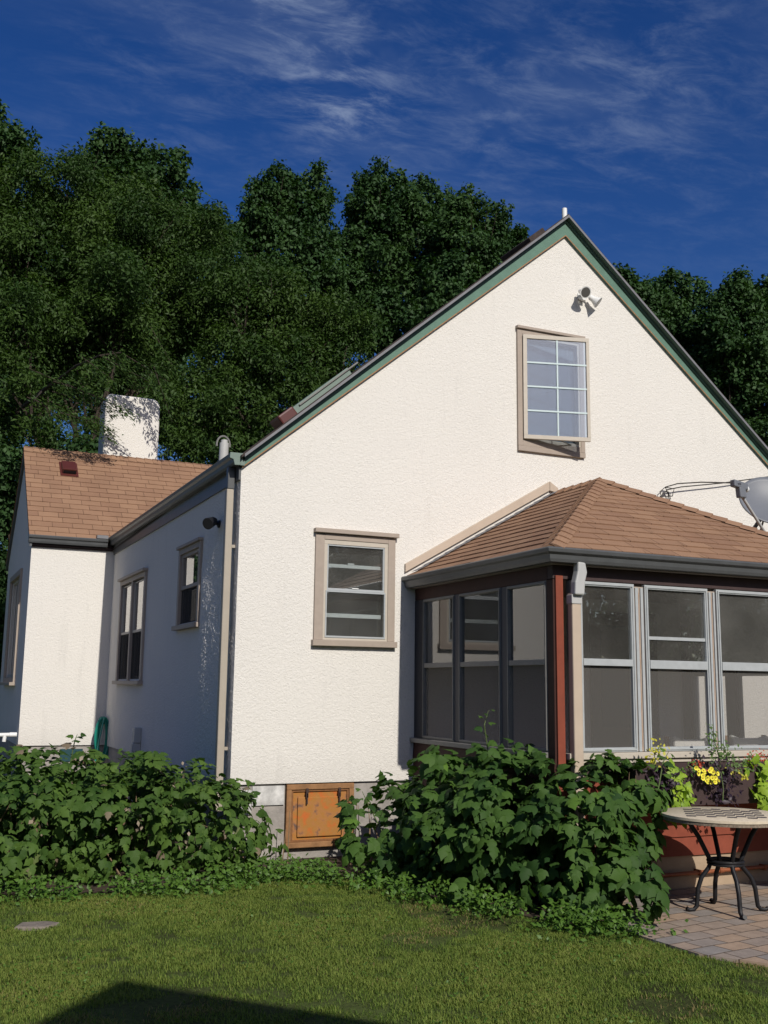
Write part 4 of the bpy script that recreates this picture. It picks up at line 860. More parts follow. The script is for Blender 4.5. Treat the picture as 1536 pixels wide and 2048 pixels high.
def shoot(pts, leaf, m, lbl_parent, seed, n=9):
    r = np.random.default_rng(seed); mb = MB(); mb.tube(pts, [.005]*(len(pts)-1)+[.002], 5); mb.build('stems', STEM, lbl_parent)
    a = np.array(pts, float); tt = np.linspace(.25, 1, n)*(len(a)-1); i = np.clip(tt.astype(int), 0, len(a)-2); P = a[i]+(a[i+1]-a[i])*(tt-i)[:, None]
    d = unit(np.stack([np.cos(np.arange(n)*2.4), np.sin(np.arange(n)*2.4)*.7, np.full(n, .1)], 1)); P = P+d*.03
    V, F, q = scatter(P, unit(np.array([0, -.4, .9])+r.normal(0, .25, (n, 3))), d, np.full(n, leaf)*np.linspace(1.1, .6, n), LOBED, LOBED_F, r.random(n)); fast_mesh('leaves', V, F, m, lbl_parent, q)
cur = [o for o in bpy.data.objects if o.name.startswith('currant_bush')][0]
shoot([(1.72, -1.95, .85), (1.62, -1.9, 1.1), (1.56, -1.95, 1.30), (1.60, -1.95, 1.42)], .085, BUSHR, cur, 3)
shoot([(2.55, -2.9, .85), (2.62, -2.88, 1.05), (2.66, -2.9, 1.13)], .08, BUSHR, cur, 4, 7)
shoot([(.95, -1.3, .4), (.82, -1.3, .62), (.75, -1.32, .74)], .08, BUSHR, cur, 5, 7)
brm = [o for o in bpy.data.objects if o.name.startswith('bramble_bush')][0]
r = np.random.default_rng(44); Pc = []
for c in ((-1.35, -.05, .92), (-.62, -.25, .80), (-1.75, -.62, .52), (-.55, -.78, .30), (-1.0, -.75, .55), (-2.2, -.4, .78)): Pc.append(np.array(c)+r.normal(0, 1, (26, 3))*np.array([.07, .04, .06]))
Pc = np.concatenate(Pc); V, F, q = scatter(Pc, r.normal(0, 1, Pc.shape), np.array([0, -.2, -1.])+r.normal(0, .5, Pc.shape), r.uniform(.03, .06, len(Pc)), SIMPLE, SIMPLE_F, r.random(len(Pc)))
fast_mesh('withered_leaves', V, F, leafmat('withered_leaf', (.15, .09, .05), (.32, .27, .20), .1), brm, q)
shoot([(.0, -.4, .4), (.03, -.45, .62), (.02, -.5, .74)], .07, BUSHL, brm, 6, 9)
shoot([(-1.42, .1, .9), (-1.40, .05, 1.1), (-1.38, .05, 1.16)], .09, BUSHL, brm, 7, 6)
mb = MB()
for i, (x, y, h, dx_) in enumerate(((1.10, -.35, .58, .02), (1.14, -.4, .52, -.03), (1.02, -.45, .42, .04), (.47, -.3, .48, .01), (.40, -.35, .33, .03), (1.3, -.3, .6, -.05), (1.24, -.3, .40, .05))):
    mb.tube([(x, y, 0), (x+dx_*.5, y, h*.5), (x+dx_, y, h)], [.006, .005, .003], 5)
tag(mb.build('dry_stalks', DRYSTEM), 'bare brown stalks standing in front of the rusty hatch', 'stalks')

# low weeds along the edge of the beds
def region_points(n, poly_a, wid, r):
    a = np.array(poly_a, float); seg = r.integers(0, len(a)-1, n); t = r.random(n)[:, None]; p = a[seg]*(1-t)+a[seg+1]*t
    return p+r.normal(0, 1, (n, 2))*wid
r = np.random.default_rng(5); n = 8200
P2 = region_points(n, [(-3.0, -.75), (-2.0, -.95), (-1.1, -1.15), (-.5, -1.15), (.05, -.85), (.45, -.95), (.75, -1.35), (.95, -2.1), (1.2, -2.7), (1.45, -3.35), (1.75, -3.6)], .15, r)
wn_ = smooth_noise((160, 160), (22, 22), 77); P2 = P2[wn_[np.clip(((P2[:, 0]+3.4)/5.6*159).astype(int), 0, 159), np.clip(((P2[:, 1]+4.2)/4.2*159).astype(int), 0, 159)]+.5*r.random(len(P2)) > -.15]; n = len(P2)
cl_ = r.random(n) < .55
P = np.stack([P2[:, 0], P2[:, 1], r.random(n)**1.6*.14+.02], 1)
V, F, q = scatter(P, unit(np.array([0, -.3, .8])+r.normal(0, .45, (n, 3))), r.normal(0, 1, (n, 3)), r.uniform(.022, .055, n), SIMPLE, SIMPLE_F, r.random(n))
o = fast_mesh('ground_cover', V, F, WEEDM, None, q); tag(o, 'bright green low weeds fringing the foot of the bushes', 'weeds', kind='stuff')
# lawn blades
r = np.random.default_rng(9); n = 900000
P2 = np.stack([r.uniform(-3.0, 3.6, n), r.uniform(-6.0, -.3, n)], 1)
def in_poly(p, poly):
    c = np.zeros(len(p), bool); j = len(poly)-1
    for i in range(len(poly)):
        xi, yi = poly[i]; xj, yj = poly[j]; m_ = ((yi > p[:, 1]) != (yj > p[:, 1])) & (p[:, 0] < (xj-xi)*(p[:, 1]-yi)/(yj-yi+1e-12)+xi); c ^= m_; j = i
    return c
bed = [(-3.4, -.75), (-2.2, -.85), (-1.2, -1.12), (-.4, -1.05), (.2, -.72), (.72, -1.15), (.95, -1.95), (1.2, -2.6), (1.5, -3.35), (1.75, -3.2), (2.3, -2.4), (2.3, 1), (-3.4, 1)]
pat = [(2.3, -2.45), (1.95, -2.9), (1.78, -3.3), (1.70, -3.75), (1.73, -4.25), (1.957, -4.58), (2.35, -4.95), (2.9, -5.25), (3.8, -5.5), (8, -5.7), (8, -2.45)]
patchn = smooth_noise((200, 200), (12, 12), 21); fine_n = smooth_noise((200, 200), (50, 50), 22)
ix = np.clip(((P2[:, 0]+3)/6.6*199).astype(int), 0, 199); iy = np.clip(((P2[:, 1]+6)/5.7*199).astype(int), 0, 199)
pn = patchn[ix, iy]; fnn = fine_n[ix, iy]
dv = np.stack([P2[:, 0]+2.8066, P2[:, 1]+9.5459, np.full(n, -1.6)], 1); dep = dv @ np.array(fw); sx = dv @ np.array(r2)/dep*2085.7/768
seen = (np.abs(sx) < 1.08) & (dv @ np.array(u2)/dep*2085.7/1024 > -1.06)
keep = (seen | (r.random(n) < .3)) & ~in_poly(P2, bed) & ~in_poly(P2, pat) & (r.random(n) < np.clip(.62+.26*pn+.36*fnn, .04, 1))
P2 = P2[keep]; pn = pn[keep]; n = len(P2)
h = r.uniform(.008, .027, n)*(1+.2*np.clip(pn, -1, 1)); az = r.uniform(0, 2*math.pi, n); la = r.uniform(.2, 1.6, n)*h
B0 = np.stack([P2[:, 0], P2[:, 1], np.zeros(n)], 1); dirv = np.stack([np.cos(az), np.sin(az), np.zeros(n)], 1); sv = np.stack([-np.sin(az), np.cos(az), np.zeros(n)], 1)*.0019
mid = B0+dirv*(la*.4)[:, None]+np.array([0, 0, 1])*(h*.65)[:, None]; tip = B0+dirv*la[:, None]+np.array([0, 0, 1])*h[:, None]
V = np.stack([B0-sv, B0+sv, mid+sv*.8, mid-sv*.8, tip], 1).reshape(-1, 3); k = np.arange(n)*5
F = np.concatenate([np.stack([k, k+1, k+2], 1), np.stack([k, k+2, k+3], 1), np.stack([k+3, k+2, k+4], 1)])
rn = np.clip(.42+.20*pn+.14*fine_n[np.clip(((P2[:, 0]+3)/6.6*199).astype(int), 0, 199), np.clip(((P2[:, 1]+6)/5.7*199).astype(int), 0, 199)]+r.normal(0, .22, n), 0, 1); rn = np.where((rn > .9) & (r.random(n) < .5), .5, rn); rn = np.where((pn < -1.1) & (r.random(n) < .35), .97, rn)
o = fast_mesh('grass', V, F, GRASSM, None, np.repeat(rn, 5)); tag(o, 'short mown lawn grass', 'grass', kind='stuff')
n = 16000; P2 = np.stack([r.uniform(-3, 3.4, n), r.uniform(-5.8, -1.0, n)], 1); P2 = P2[~in_poly(P2, bed) & ~in_poly(P2, pat)]
ix = np.clip(((P2[:, 0]+3)/6.6*199).astype(int), 0, 199); iy = np.clip(((P2[:, 1]+6)/5.7*199).astype(int), 0, 199); P2 = P2[patchn[ix, iy]+.6*fine_n[ix, iy] > .35]; n = len(P2)
P = np.stack([P2[:, 0], P2[:, 1], r.uniform(.012, .04, n)], 1)
V, F, q = scatter(P, unit(np.array([0, 0, 1])+r.normal(0, .4, (n, 3))), r.normal(0, 1, (n, 3)), r.uniform(.015, .028, n), SIMPLE, SIMPLE_F, r.random(n))
o = fast_mesh('clover', V, F, WEEDM, None, q); tag(o, 'small clover leaves scattered through the lawn', 'clover', kind='stuff')
mb = MB(); mb.prism([(-2.02, -2.03, -.02), (-1.83, -2.10, -.02), (-1.72, -2.00, -.02), (-1.80, -1.92, -.02), (-1.96, -1.90, -.02)], (0, 0, .045)); tag(mb.build('stepping_stone', ROCKM, None, .012), 'flat pale stone sunk in the lawn at the left edge', 'stone')

# ---- trees
def tree(name, blobs, m, label, group, seed, leaf=(.10, .16), dens=120, slim=.32, spray=1):
    r = np.random.default_rng(seed); b = np.array(blobs, float)
    if b[:, 2].min() > 10:      # the lower crown, mostly hidden behind the house
        lo = b[:, 2].min(); k = 16; xm = b[:, 0].mean(); wd_ = max(np.ptp(b[:, 0])*.5, 1.5)
        b = np.concatenate([b, np.column_stack([xm+r.uniform(-1, 1, k)*wd_, np.full(k, b[:, 1].mean()+.8)+r.uniform(0, 1.5, k), r.uniform(4.2, lo-.3, k), r.uniform(.9, 1.4, k)])])
    cx_, cy_ = b[:, 0].mean(), b[:, 1].mean()+.8
    t = thing(name, (cx_, cy_, 0), label, 'tree', group)
    extra = b[b[:, 2] > 8.6].copy() if b[:, 2].max() > 9 else b[:0].copy(); extra[:, 1] += extra[:, 3]*1.3; extra[:, 0] += r.normal(0, .3, len(extra)); extra[:, 3] *= .85; allb = np.concatenate([b, extra])
    # sub-clumps on every blob make the outline uneven
    subs = []
    for q in allb:
        k = 9; d = sph(k, r); subs.append(np.column_stack([q[:3]+d*q[3]*r.uniform(.7, .95, k)[:, None], q[3]*r.uniform(.2, .42, k)]))
    S_ = np.concatenate([np.column_stack([allb[:, :3], allb[:, 3]*.74])]+subs)
    Ps, Ns, Ts = [], [], []
    for q in S_:
        n = int(dens*q[3]**2*4*math.pi*.5)+6; Ts.append(np.full(n, r.random())); d = sph(n, r); k = r.uniform(.55, 1.08, n)[:, None]; Ps.append(q[:3]+d*q[3]*k); Ns.append(d)
    P = np.concatenate(Ps); Nn = np.concatenate(Ns); n = len(P)
    P = P+r.normal(0, .05, P.shape)
    V_, F_, R_ = [], [], []
    tm = [(0, 0, 0), (.5, slim, .06), (1, 0, -.15), (.5, -slim, .06)]
    off = 0
    clump = np.concatenate(Ts)*.72
    for s in range(3):        # each point carries a small spray of leaves
        nn = unit(Nn*.6+np.array([0, -.15, .5])+r.normal(0, .6, P.shape)); dd = Nn*.5+np.array([0, 0, -.35])+r.normal(0, .8, P.shape)
        V, F, q = scatter(P+r.normal(0, .07, P.shape), nn, dd, r.uniform(*leaf, n), tm, [(0, 1, 2, 3)], clump+r.random(n)*.28)
        V_.append(V); F_.append(F+off); R_.append(q*1.0); off += len(V)
    fast_mesh('crown', np.concatenate(V_), np.concatenate(F_), m, t, np.concatenate(R_))
    mb = MB(); zlo = b[:, 2].min(); zhi = b[:, 2].max(); tr_h = zlo+.35*(zhi-zlo)
    fork = Vector((cx_, cy_, max(2.5, min(zlo*.8, 9)))); mb.tube([(cx_, cy_, -.2), (cx_+.1, cy_, fork.z*.5), fork], [.32, .25, .2], 10)
    for q in (b if len(b) < 16 else b[::2]):
        tg = Vector(q[:3]); md = fork.lerp(tg, .5)+Vector((r.normal(0, .3), r.normal(0, .3), -.25)); md2 = fork.lerp(tg, .8)+Vector((r.normal(0, .2), r.normal(0, .2), .1))
        mb.tube([fork, md, md2, tg], [.055, .04, .025, .012], 6)
        for _ in range(5):
            e = tg+Vector(sph(1, r)[0])*q[3]*.9; mb.tube([md2, md2.lerp(e, .55)+Vector((0, 0, .08)), e], [.02, .012, .006], 4)
    mb.build('trunk', BARK, t, smooth=True); return t
T = {
    'locust_big':[(-2.3,14.5,9.4,.8),(-2.4,14.5,8.0,.8),(-.9,14.5,8.75,.42),(-.15,14.5,8.35,.34),(.55,14.5,8.9,.5),(1.25,14.5,8.5,.45),(.2,14.5,9.3,.5),(-.35,14.5,7.05,.36),(.75,14.5,7.2,.35),(-1.2,14.5,7.0,.4),(2.0,14.5,8.9,.5),(1.75,14.5,7.9,.35),(-.75,14.5,7.9,.3),(2.4,14.5,8.2,.5),(-2.26,15,12.33,1.27),(-1.2,15,12.8,1.06),(-0.2,15,13.27,1.08),(0.99,15,13.01,1.22),(2.23,15,12.74,1.12),(3.25,15,12.68,0.88),(-0.9,15,11.61,1.29),(0.48,15,11.62,1.32),(1.93,15,11.38,1.35),(3.29,14,11.26,0.97),(-1.93,15,10.69,1.26),(-0.55,14,9.62,1.01),(0.87,14,9.85,1.04),(2.35,15,10.29,0.98),(-1.55,13,8.6,0.62),(0.88,13,10.46,0.89),(-1.05,12,7.55,0.34),(0.32,12,7.75,0.36),(-1.75,13,6.85,0.62),(-0.75,11,6.35,0.40),(1.43,15,9.27,0.72),(2.96,15,10.52,0.74),(-1.42,13,9.38,0.74),(3.7,14,10.31,0.85),(4.46,15,11.83,0.77)],
    'locust_right':[(3.65,13,10.34,0.7),(4.49,13,10.86,0.71),(4.65,13,9.89,0.83),(5.65,13,10.3,0.72),(6.43,13,10.17,0.67),(5.42,13,9.14,0.95),(4.18,13,9.09,0.93),(3.23,13,8.95,0.8),(2.81,13,7.71,0.9),(3.74,13,7.83,1.03),(4.7,13,8.19,0.7),(6.45,13,9.41,0.61),(2.51,13,6.76,0.67),(2.01,13,7.85,0.56),(3.66,13,6.88,0.8)],
    'maple_far_left':[(-1.43,22,17.62,0.91),(-0.84,22,17.44,0.76),(-1.88,22,18.0,0.75),(1.66,22,18.2,0.79),(1.39,22,17.62,0.78),(2.46,22,17.87,0.87),(3.58,22,17.79,0.81),(3.15,22,16.83,1.12),(4.18,22,17.05,0.65),(4.79,22,16.32,0.81),(1.91,22,16.56,0.94),(5.47,22,16.11,0.65),(4.33,22,15.71,0.97)],
    'oak_twin':[(7.93,24,19.22,0.81),(7.39,24,18.63,0.71),(9.36,24,19.73,0.69),(9.67,24,18.92,0.69),(7.42,24,17.69,0.8),(8.91,24,18.38,0.99),(8.19,24,16.9,1.25),(9.7,24,17.57,0.82),(9.34,24,16.36,1.26),(7.67,24,15.68,1.06)],
    'oak_mid':[(12.83,26,21.43,0.8),(12.3,26,20.15,0.83),(13.6,26,21.17,0.76),(14.61,26,21.17,0.77),(12.11,26,18.85,0.78),(13.62,26,19.79,1.3),(15.18,26,20.54,1.02),(12.99,26,17.77,1.38),(14.96,26,18.56,1.41),(11.73,26,16.93,0.97),(13.88,26,16.27,1.48),(12.59,26,15.65,1.17),(15.65,26,17.41,1.21),(10.88,26,17.59,0.87)],
    'oak_right':[(15.14,23,19.55,0.72),(14.71,23,18.76,0.85),(16.12,23,19.25,0.8),(16.78,23,18.57,0.77),(15.36,23,17.89,1.13),(17.45,23,18.8,0.43),(16.22,23,17.25,0.95),(14.51,23,16.54,1.11),(14.1,23,14.92,1.1),(15.14,23,15.87,0.93)],
    'tree_behind_gable':[(23.17,24,18.46,0.58),(23.54,24,17.86,0.84),(24.58,24,18.15,0.74),(25.93,24,18.73,0.69),(26.87,24,18.44,0.76),(24.81,24,17.2,1.05),(26.4,24,17.01,1.28),(27.16,24,16.01,1.07),(24.27,24,16.67,1.05),(25.54,24,15.77,1.06),(28.2,24,14.82,0.97),(29.24,24,13.39,0.87),(27.69,24,15.64,0.86)],
    'tree_right_edge':[(26.55,21,17.65,0.56),(25.99,21,16.92,0.7),(25.56,21,16.12,0.69),(27.15,21,16.8,0.81),(28.14,21,17.72,0.72),(28.77,21,17.07,1.03),(27.06,21,15.31,1.2),(25.76,21,15.12,0.79),(28.63,21,14.91,1.42),(27.23,21,13.67,1.0),(27.64,21,11.87,0.8),(29.33,21,13.32,1.22),(26.34,21,14.07,0.59)],
    'understory_left':[(-2.1,12.5,5.4,.8),(-2.2,12.5,4.2,.9),(-2.2,12.5,3.0,.9),(-1.1,12.9,4.9,.6),(-1.0,13,3.6,.7),(-1.0,13,2.4,.8),(-1.9,13,6.4,.6),(-1.53,12.5,5.61,0.6),(-1.3,12.5,5.01,0.35),(-1.73,12.5,4.38,0.69),(-1.55,12.5,3.19,0.69),(-1.57,12.5,2.21,0.68),(0.10,12.5,6.35,0.40),(-0.81,12.5,6.0,0.42),(-1.28,12.5,5.9,0.45),(0.80,12.5,6.3,0.42)],
}
G_ = 'trees behind the house'
tree('locust_tree', T['locust_big'], LOC, 'large feathery tree filling the left, reaching over the wing chimney', G_, 31, (.07, .14), 175, .19)
tree('locust_tree', T['locust_right'], LOC, 'lower feathery tree right of the chimney, above the left roof slope', G_, 32, (.07, .14), 175, .19)
tree('oak_tree', T['maple_far_left'], OAK, 'dark rounded treetop showing above the large feathery tree at far left', G_, 33, (.11, .20), 85)
tree('oak_tree', T['oak_twin'], OAK, 'tall dark tree with a twin top, left of the narrow gap of sky', G_, 34, (.11, .20), 85)
tree('oak_tree', T['oak_mid'], OAK, 'tallest dark tree just right of the narrow gap of sky', G_, 35, (.12, .22), 75)
tree('oak_tree', T['oak_right'], OAK, 'dark tree whose crown slopes down to the gable peak', G_, 36, (.11, .20), 85)
tree('oak_tree', T['tree_behind_gable'], OAK, 'mid green tree showing just right of the gable roof', G_, 37, (.12, .22), 75)
tree('oak_tree', T['tree_right_edge'], OAK, 'dark tree at the right edge with pieces of sky showing through', G_, 38, (.12, .22), 75)
tree('young_tree', T['understory_left'], OAK, 'shady young tree behind the wing at the left edge', G_, 39, (.09, .15), 160)
# locust branch hanging over the chimney
lt = bpy.data.objects['locust_tree']
def spray(P0, P1, n, seed, wd=.12, leafs=(.05, .09)):
    r = np.random.default_rng(seed); a, b = np.array(P0), np.array(P1); t = r.random(n)
    P = a+(b-a)*t[:, None]; P[:, 2] -= .10*t**2; P += r.normal(0, wd*.5, P.shape)*(1-.5*t)[:, None]
    return scatter(P, unit(np.array([0, -.4, .8])+r.normal(0, .5, (n, 3))), (b-a)[None]+np.array([0, 0, -.4])+r.normal(0, .4, (n, 3)), r.uniform(*leafs, n), [(0, 0, 0), (.5, .17, .03), (1, 0, -.1), (.5, -.17, .03)], [(0, 1, 2, 3)], r.random(n))
Vs, Fs, Rs, o_ = [], [], [], 0
twig = MB()
for i, (p, q_) in enumerate((((-.9, 8.2, 6.6), (.28, 7.95, 6.25)), ((-.9, 8.4, 6.3), (.05, 8.2, 5.95)), ((-.2, 8.0, 7.1), (.75, 8.1, 6.75)), ((.2, 8.3, 7.3), (1.0, 8.15, 6.85)), ((-.8, 7.9, 6.0), (-.15, 7.8, 5.85)), ((.55, 7.6, 7.6), (1.0, 7.75, 7.0)), ((-.6, 7.5, 6.9), (.0, 7.55, 6.55)), ((-.7, 8.1, 6.55), (.42, 7.9, 6.12)), ((-.9, 8.3, 6.45), (.15, 8.1, 6.2)), ((.7, 7.9, 7.0), (1.05, 7.9, 6.1)), ((-.3, 7.9, 5.95), (.15, 8.0, 5.75)), ((-1.3, 8.3, 6.8), (-.3, 8.1, 6.4)), ((-1.3, 8.3, 6.3), (-.4, 8.2, 6.0)), ((.0, 8.0, 7.2), (.5, 8.2, 6.75)), ((-1.2, 8.0, 6.2), (-.5, 7.9, 5.75)))):
    for V, F, R_ in (spray(p, q_, 230, 60+i, .18),): Vs.append(V); Fs.append(F+o_); Rs.append(R_); o_ += len(V)
    twig.tube([p, q_], [.01, .004], 5)
twig.tube([(-1.0, 12.5, 7.2), (-.9, 10, 6.9), (-.9, 8.2, 6.6)], [.05, .03, .012], 6); twig.tube([(-1.0, 12.5, 7.2), (-.4, 9.5, 7.3), (-.2, 8.0, 7.1), (.2, 8.3, 7.3)], [.04, .025, .012, .01], 6); twig.tube([(-.9, 10, 6.9), (-1.2, 8, 6.2)], [.02, .01], 5)
fast_mesh('low_branch', np.concatenate(Vs), np.concatenate(Fs), LOC, lt, np.concatenate(Rs)); twig.build('branch', BARK, lt)

# far wood all round the horizon
r = np.random.default_rng(99); n = 60000; a = r.uniform(0, 2*math.pi, n); hgt = 7.5+1.6*np.sin(a*23)+1.1*np.sin(a*61+1)+.8*np.sin(a*137+2)
P = np.stack([np.cos(a)*(95+r.uniform(0, 8, n)), np.sin(a)*(95+r.uniform(0, 8, n)), r.random(n)**.8*hgt], 1)
V, F, q = scatter(P, unit(-P*[1, 1, 0]+np.array([0, -20, 60])+r.normal(0, 45, (n, 3))), r.normal(0, 1, (n, 3)), r.uniform(.5, 1.1, n), [(0, 0, 0), (.5, .35, .06), (1, 0, -.15), (.5, -.35, .06)], [(0, 1, 2, 3)], r.random(n))
o = fast_mesh('woodland', V, F, OAK, None, q); tag(o, 'distant wood closing off the horizon', 'woodland', kind='stuff')

# ---- bistro tables
def make_table(loc, label, grp):
    cx_, cy_, _ = loc; t = thing('bistro_table', loc, label, 'table', grp); cx_ , cy_ = loc[0], loc[1]
    Z = .022
    mb = MB(); mb.lathe([(.44, .684), (.453, .688), (.453, .706), (.446, .71)], (cx_, cy_, 0), (0, 0, 1), 64)
    top = mb.build('tabletop', mat('mosaic_stone', (.56, .48, .36), .7, noise=(40, .12, 6), bump=(70, .3, .003)) if 'mosaic_stone' not in bpy.data.materials else bpy.data.materials['mosaic_stone'], t, smooth=True)
    mb = MB(); s = .56/8; an = R(-37); ca, sa = math.cos(an), math.sin(an)
    for i in range(8):
        for j in range(8):
            if (i+j) % 2: continue
            x0, y0 = -.28+i*s, -.28+j*s; g = .002
            c = [(x0+g, y0+g), (x0+s-g, y0+g), (x0+s-g, y0+s-g), (x0+g, y0+s-g)]
            mb.add([(cx_+ca*x-sa*y, cy_+sa*x+ca*y, .7125) for x, y in c], [(0, 1, 2, 3)])
    mb.build('chequered_squares', mat('dark_tile', (.13, .11, .11), .6), top)
    mb = MB(); mb.lathe([(.41, .660), (.447, .664), (.447, .683), (.41, .683)], (cx_, cy_, 0), (0, 0, 1), 48); mb.build('rim', mat('chipped_stone', (.20, .16, .12), .9, noise=(60, .6)) if 'chipped_stone' not in bpy.data.materials else bpy.data.materials['chipped_stone'], t)
    for k in range(4):
        a = R(163+90*k-3); d = Vector((math.cos(a), math.sin(a), 0)); c = Vector((cx_, cy_, 0))
        prof = [(.27, .655), (.20, .55), (.135, .42), (.11, .37), (.13, .325), (.185, .26), (.215, .18), (.222, .11), (.228, .06), (.25, .036), (.285, .034), (.305, .044)]
        pts = [c+d*rr+Vector((0, 0, z)) for rr, z in prof]
        mb = MB(); mb.tube(pts, [.017]*7+[.0165, .016, .0145, .014, .016], 10); mb.build('leg', IRON, t, smooth=True)
    mb = MB(); mb.tube([Vector((cx_+.125*math.cos(q), cy_+.125*math.sin(q), .375)) for q in np.linspace(0, 2*math.pi, 33)], .012, 8)
    mb.tube([Vector((cx_+.125*math.cos(q), cy_+.125*math.sin(q), .355)) for q in np.linspace(0, 2*math.pi, 33)], .009, 8); mb.build('ring', IRON, t, smooth=True)
    return t
make_table((2.78, -3.35, 0), 'round stone-topped bistro table with an inlaid chessboard and curved black iron legs on the patio', None)
t2 = make_table((4.08, -3.30, 0), 'second round bistro table standing just outside the right of the view', None)

# ---- porch chairs seen through the glass
def chair(x, y, label):
    t = thing('porch_chair', (x, y, .45), label, 'chair', 'chairs inside the porch')
    mb = MB()
    for a in (-.25, .25): mb.box(x+a-.018, x+a+.018, y+.24, y+.275, .45, 1.17)
    for a in (-.25, .25): mb.box(x+a-.018, x+a+.018, y-.25, y-.215, .45, .98)
    mb.box(x-.232, x+.232, y-.25, y+.24, .80, .83); mb.build('frame', WOODT, t, .005)
    MB().box(x-.225, x+.225, y-.24, y+.235, .832, .92).build('seat_cushion', CUSH, t, .03)
    mb = MB(); mb.prism([(x-.23, y+.14, .925), (x+.23, y+.14, .925), (x+.235, y+.17, 1.17), (x+.12, y+.17, 1.145), (x-.12, y+.17, 1.145), (x-.235, y+.17, 1.18)], (0, .065, 0)); mb.build('back_cushion', CUSH, t, .02)
chair(4.05, -1.75, 'white-cushioned wooden chair seen through the second front porch window'); chair(4.85, -1.65, 'white-cushioned wooden chair seen through the right-hand front porch window')

# ---- plants in the window box
def plant(name, pts, n, m, leaf, label, cat, spread=(.05, .03, .05), seed=1, tm=SIMPLE, tf=SIMPLE_F, stem=STEM, up_=.2):
    r = np.random.default_rng(seed); base = pts[0]; t = thing(name, base, label, cat, 'plants in the window box')
    a = np.array(pts, float); tt = r.random(n)*(len(a)-1); i = np.clip(tt.astype(int), 0, len(a)-2); P = a[i]+(a[i+1]-a[i])*(tt-i)[:, None]+r.normal(0, 1, (n, 3))*np.array(spread)
    P[:, 1] = np.where(P[:, 2] < .99, np.minimum(P[:, 1], -2.82), P[:, 1])
    V, F, q = scatter(P, unit(np.array([0, -.75, .5])+r.normal(0, .35, (n, 3))), np.array([0, -.2, -.6+up_*2])+r.normal(0, .6, (n, 3)), r.uniform(*leaf, n), tm, tf, r.random(n)); fast_mesh('leaves', V, F, m, t, q)
    mb = MB(); mb.tube(pts, .004, 5); mb.build('stems', stem, t); return t
plant('sweet_potato_vine', [(2.78, -2.78, 1.02), (2.82, -2.84, .93), (2.84, -2.86, .82), (2.80, -2.87, .70), (2.72, -2.88, .62)], 60, LIME, (.05, .09), 'lime green vine trailing over the window box just left of the yellow flowers', 'plant', (.045, .02, .03), 1, LOBED, LOBED_F)
plant('sweet_potato_vine', [(3.62, -2.78, 1.03), (3.66, -2.85, .92), (3.68, -2.87, .80), (3.74, -2.88, .66), (3.70, -2.88, .60)], 55, LIME, (.055, .10), 'lime green vine trailing over the window box at the right edge', 'plant', (.05, .02, .03), 2, LOBED, LOBED_F)
plant('purple_vine', [(3.18, -2.78, 1.02), (3.22, -2.85, .95), (3.22, -2.87, .83), (3.20, -2.88, .74)], 170, PURP, (.03, .055), 'dark purple leafy plant spilling over the box right of the yellow flowers', 'plant', (.085, .025, .05), 3)
plant('purple_vine', [(2.60, -2.80, 1.0), (2.68, -2.85, .92), (2.70, -2.87, .80)], 120, PURP, (.03, .055), 'dark purple plant half hidden by the tall bush at the left box end', 'plant', (.06, .02, .05), 4)
pet = plant('petunia', [(2.92, -2.80, 1.02), (2.98, -2.86, .97), (3.06, -2.87, .90)], 60, WEEDM, (.02, .035), 'cluster of small yellow flowers in the middle of the window box', 'flowers', (.05, .015, .03), 5)
r = np.random.default_rng(8)
fp = [(2.93, 1.01), (2.965, .985), (2.955, .955), (3.02, .965), (3.05, .975), (3.00, .94), (3.05, .935), (3.085, .955), (3.07, .925), (3.10, .92), (3.03, .90), (3.06, .885), (3.09, .885), (3.115, .89), (3.14, .955), (3.145, .885), (3.0, .975), (2.985, .92), (3.12, .93), (3.08, .985), (3.03, .925), (3.13, .905)]
for x, z in fp:
    mb = MB(); x += r.normal(0, .006); z += r.normal(0, .006); y = -2.895+r.normal(0, .01); dn_ = Vector((r.normal(-.25, .2), -1, r.normal(.25, .2))).normalized(); ax_ = dn_.orthogonal().normalized(); bx_ = dn_.cross(ax_); vs = [Vector((x, y, z))-dn_*.006]
    for k in range(20):
        a = 2*math.pi*k/20; rr = .0195 if k % 2 else .0165; vs.append(Vector((x, y, z))+ax_*rr*math.cos(a)+bx_*rr*math.sin(a)+dn_*.003)
    mb.add(vs, [(0, 1+k, 1+(k+1) % 20) for k in range(20)]); fo = mb.build('flower', PETAL, pet)
    mb = MB(); mb.lathe([(.0055, -.004), (.005, .001), (.002, .002)], (x, y, z), dn_, 8); mb.build('flower_centre', PCEN, fo)
plant('celosia', [(2.62, -2.78, 1.0), (2.62, -2.78, 1.10), (2.66, -2.80, 1.17)], 70, YEL, (.02, .045), 'spiky yellow plant standing at the left end of the window box', 'plant', (.04, .02, .035), 6, up_=.6)
plant('geranium', [(3.05, -2.76, 1.0), (3.06, -2.76, 1.04)], 36, REDP, (.015, .03), 'small red flowers behind the yellow ones in the window box', 'flowers', (.045, .015, .015), 7)
plant('geranium', [(3.62, -2.74, 1.0), (3.68, -2.76, 1.06), (3.76, -2.76, 1.08)], 80, REDP, (.015, .03), 'larger patch of red flowers at the right end of the window box', 'flowers', (.05, .02, .03), 12)
plant('geranium_leaves', [(3.45, -2.76, 1.0), (3.60, -2.76, 1.03), (3.80, -2.76, 1.0)], 130, FERN, (.02, .04), 'dull green leaves beneath the red flowers at the right end of the box', 'plant', (.05, .02, .03), 13)
plant('dill_plant', [(3.30, -2.76, .98), (3.28, -2.76, 1.10), (3.24, -2.76, 1.22), (3.22, -2.77, 1.28)], 90, FERN, (.02, .045), 'tall airy green plant rising in front of the second mullion', 'plant', (.045, .02, .035), 8, up_=.5)
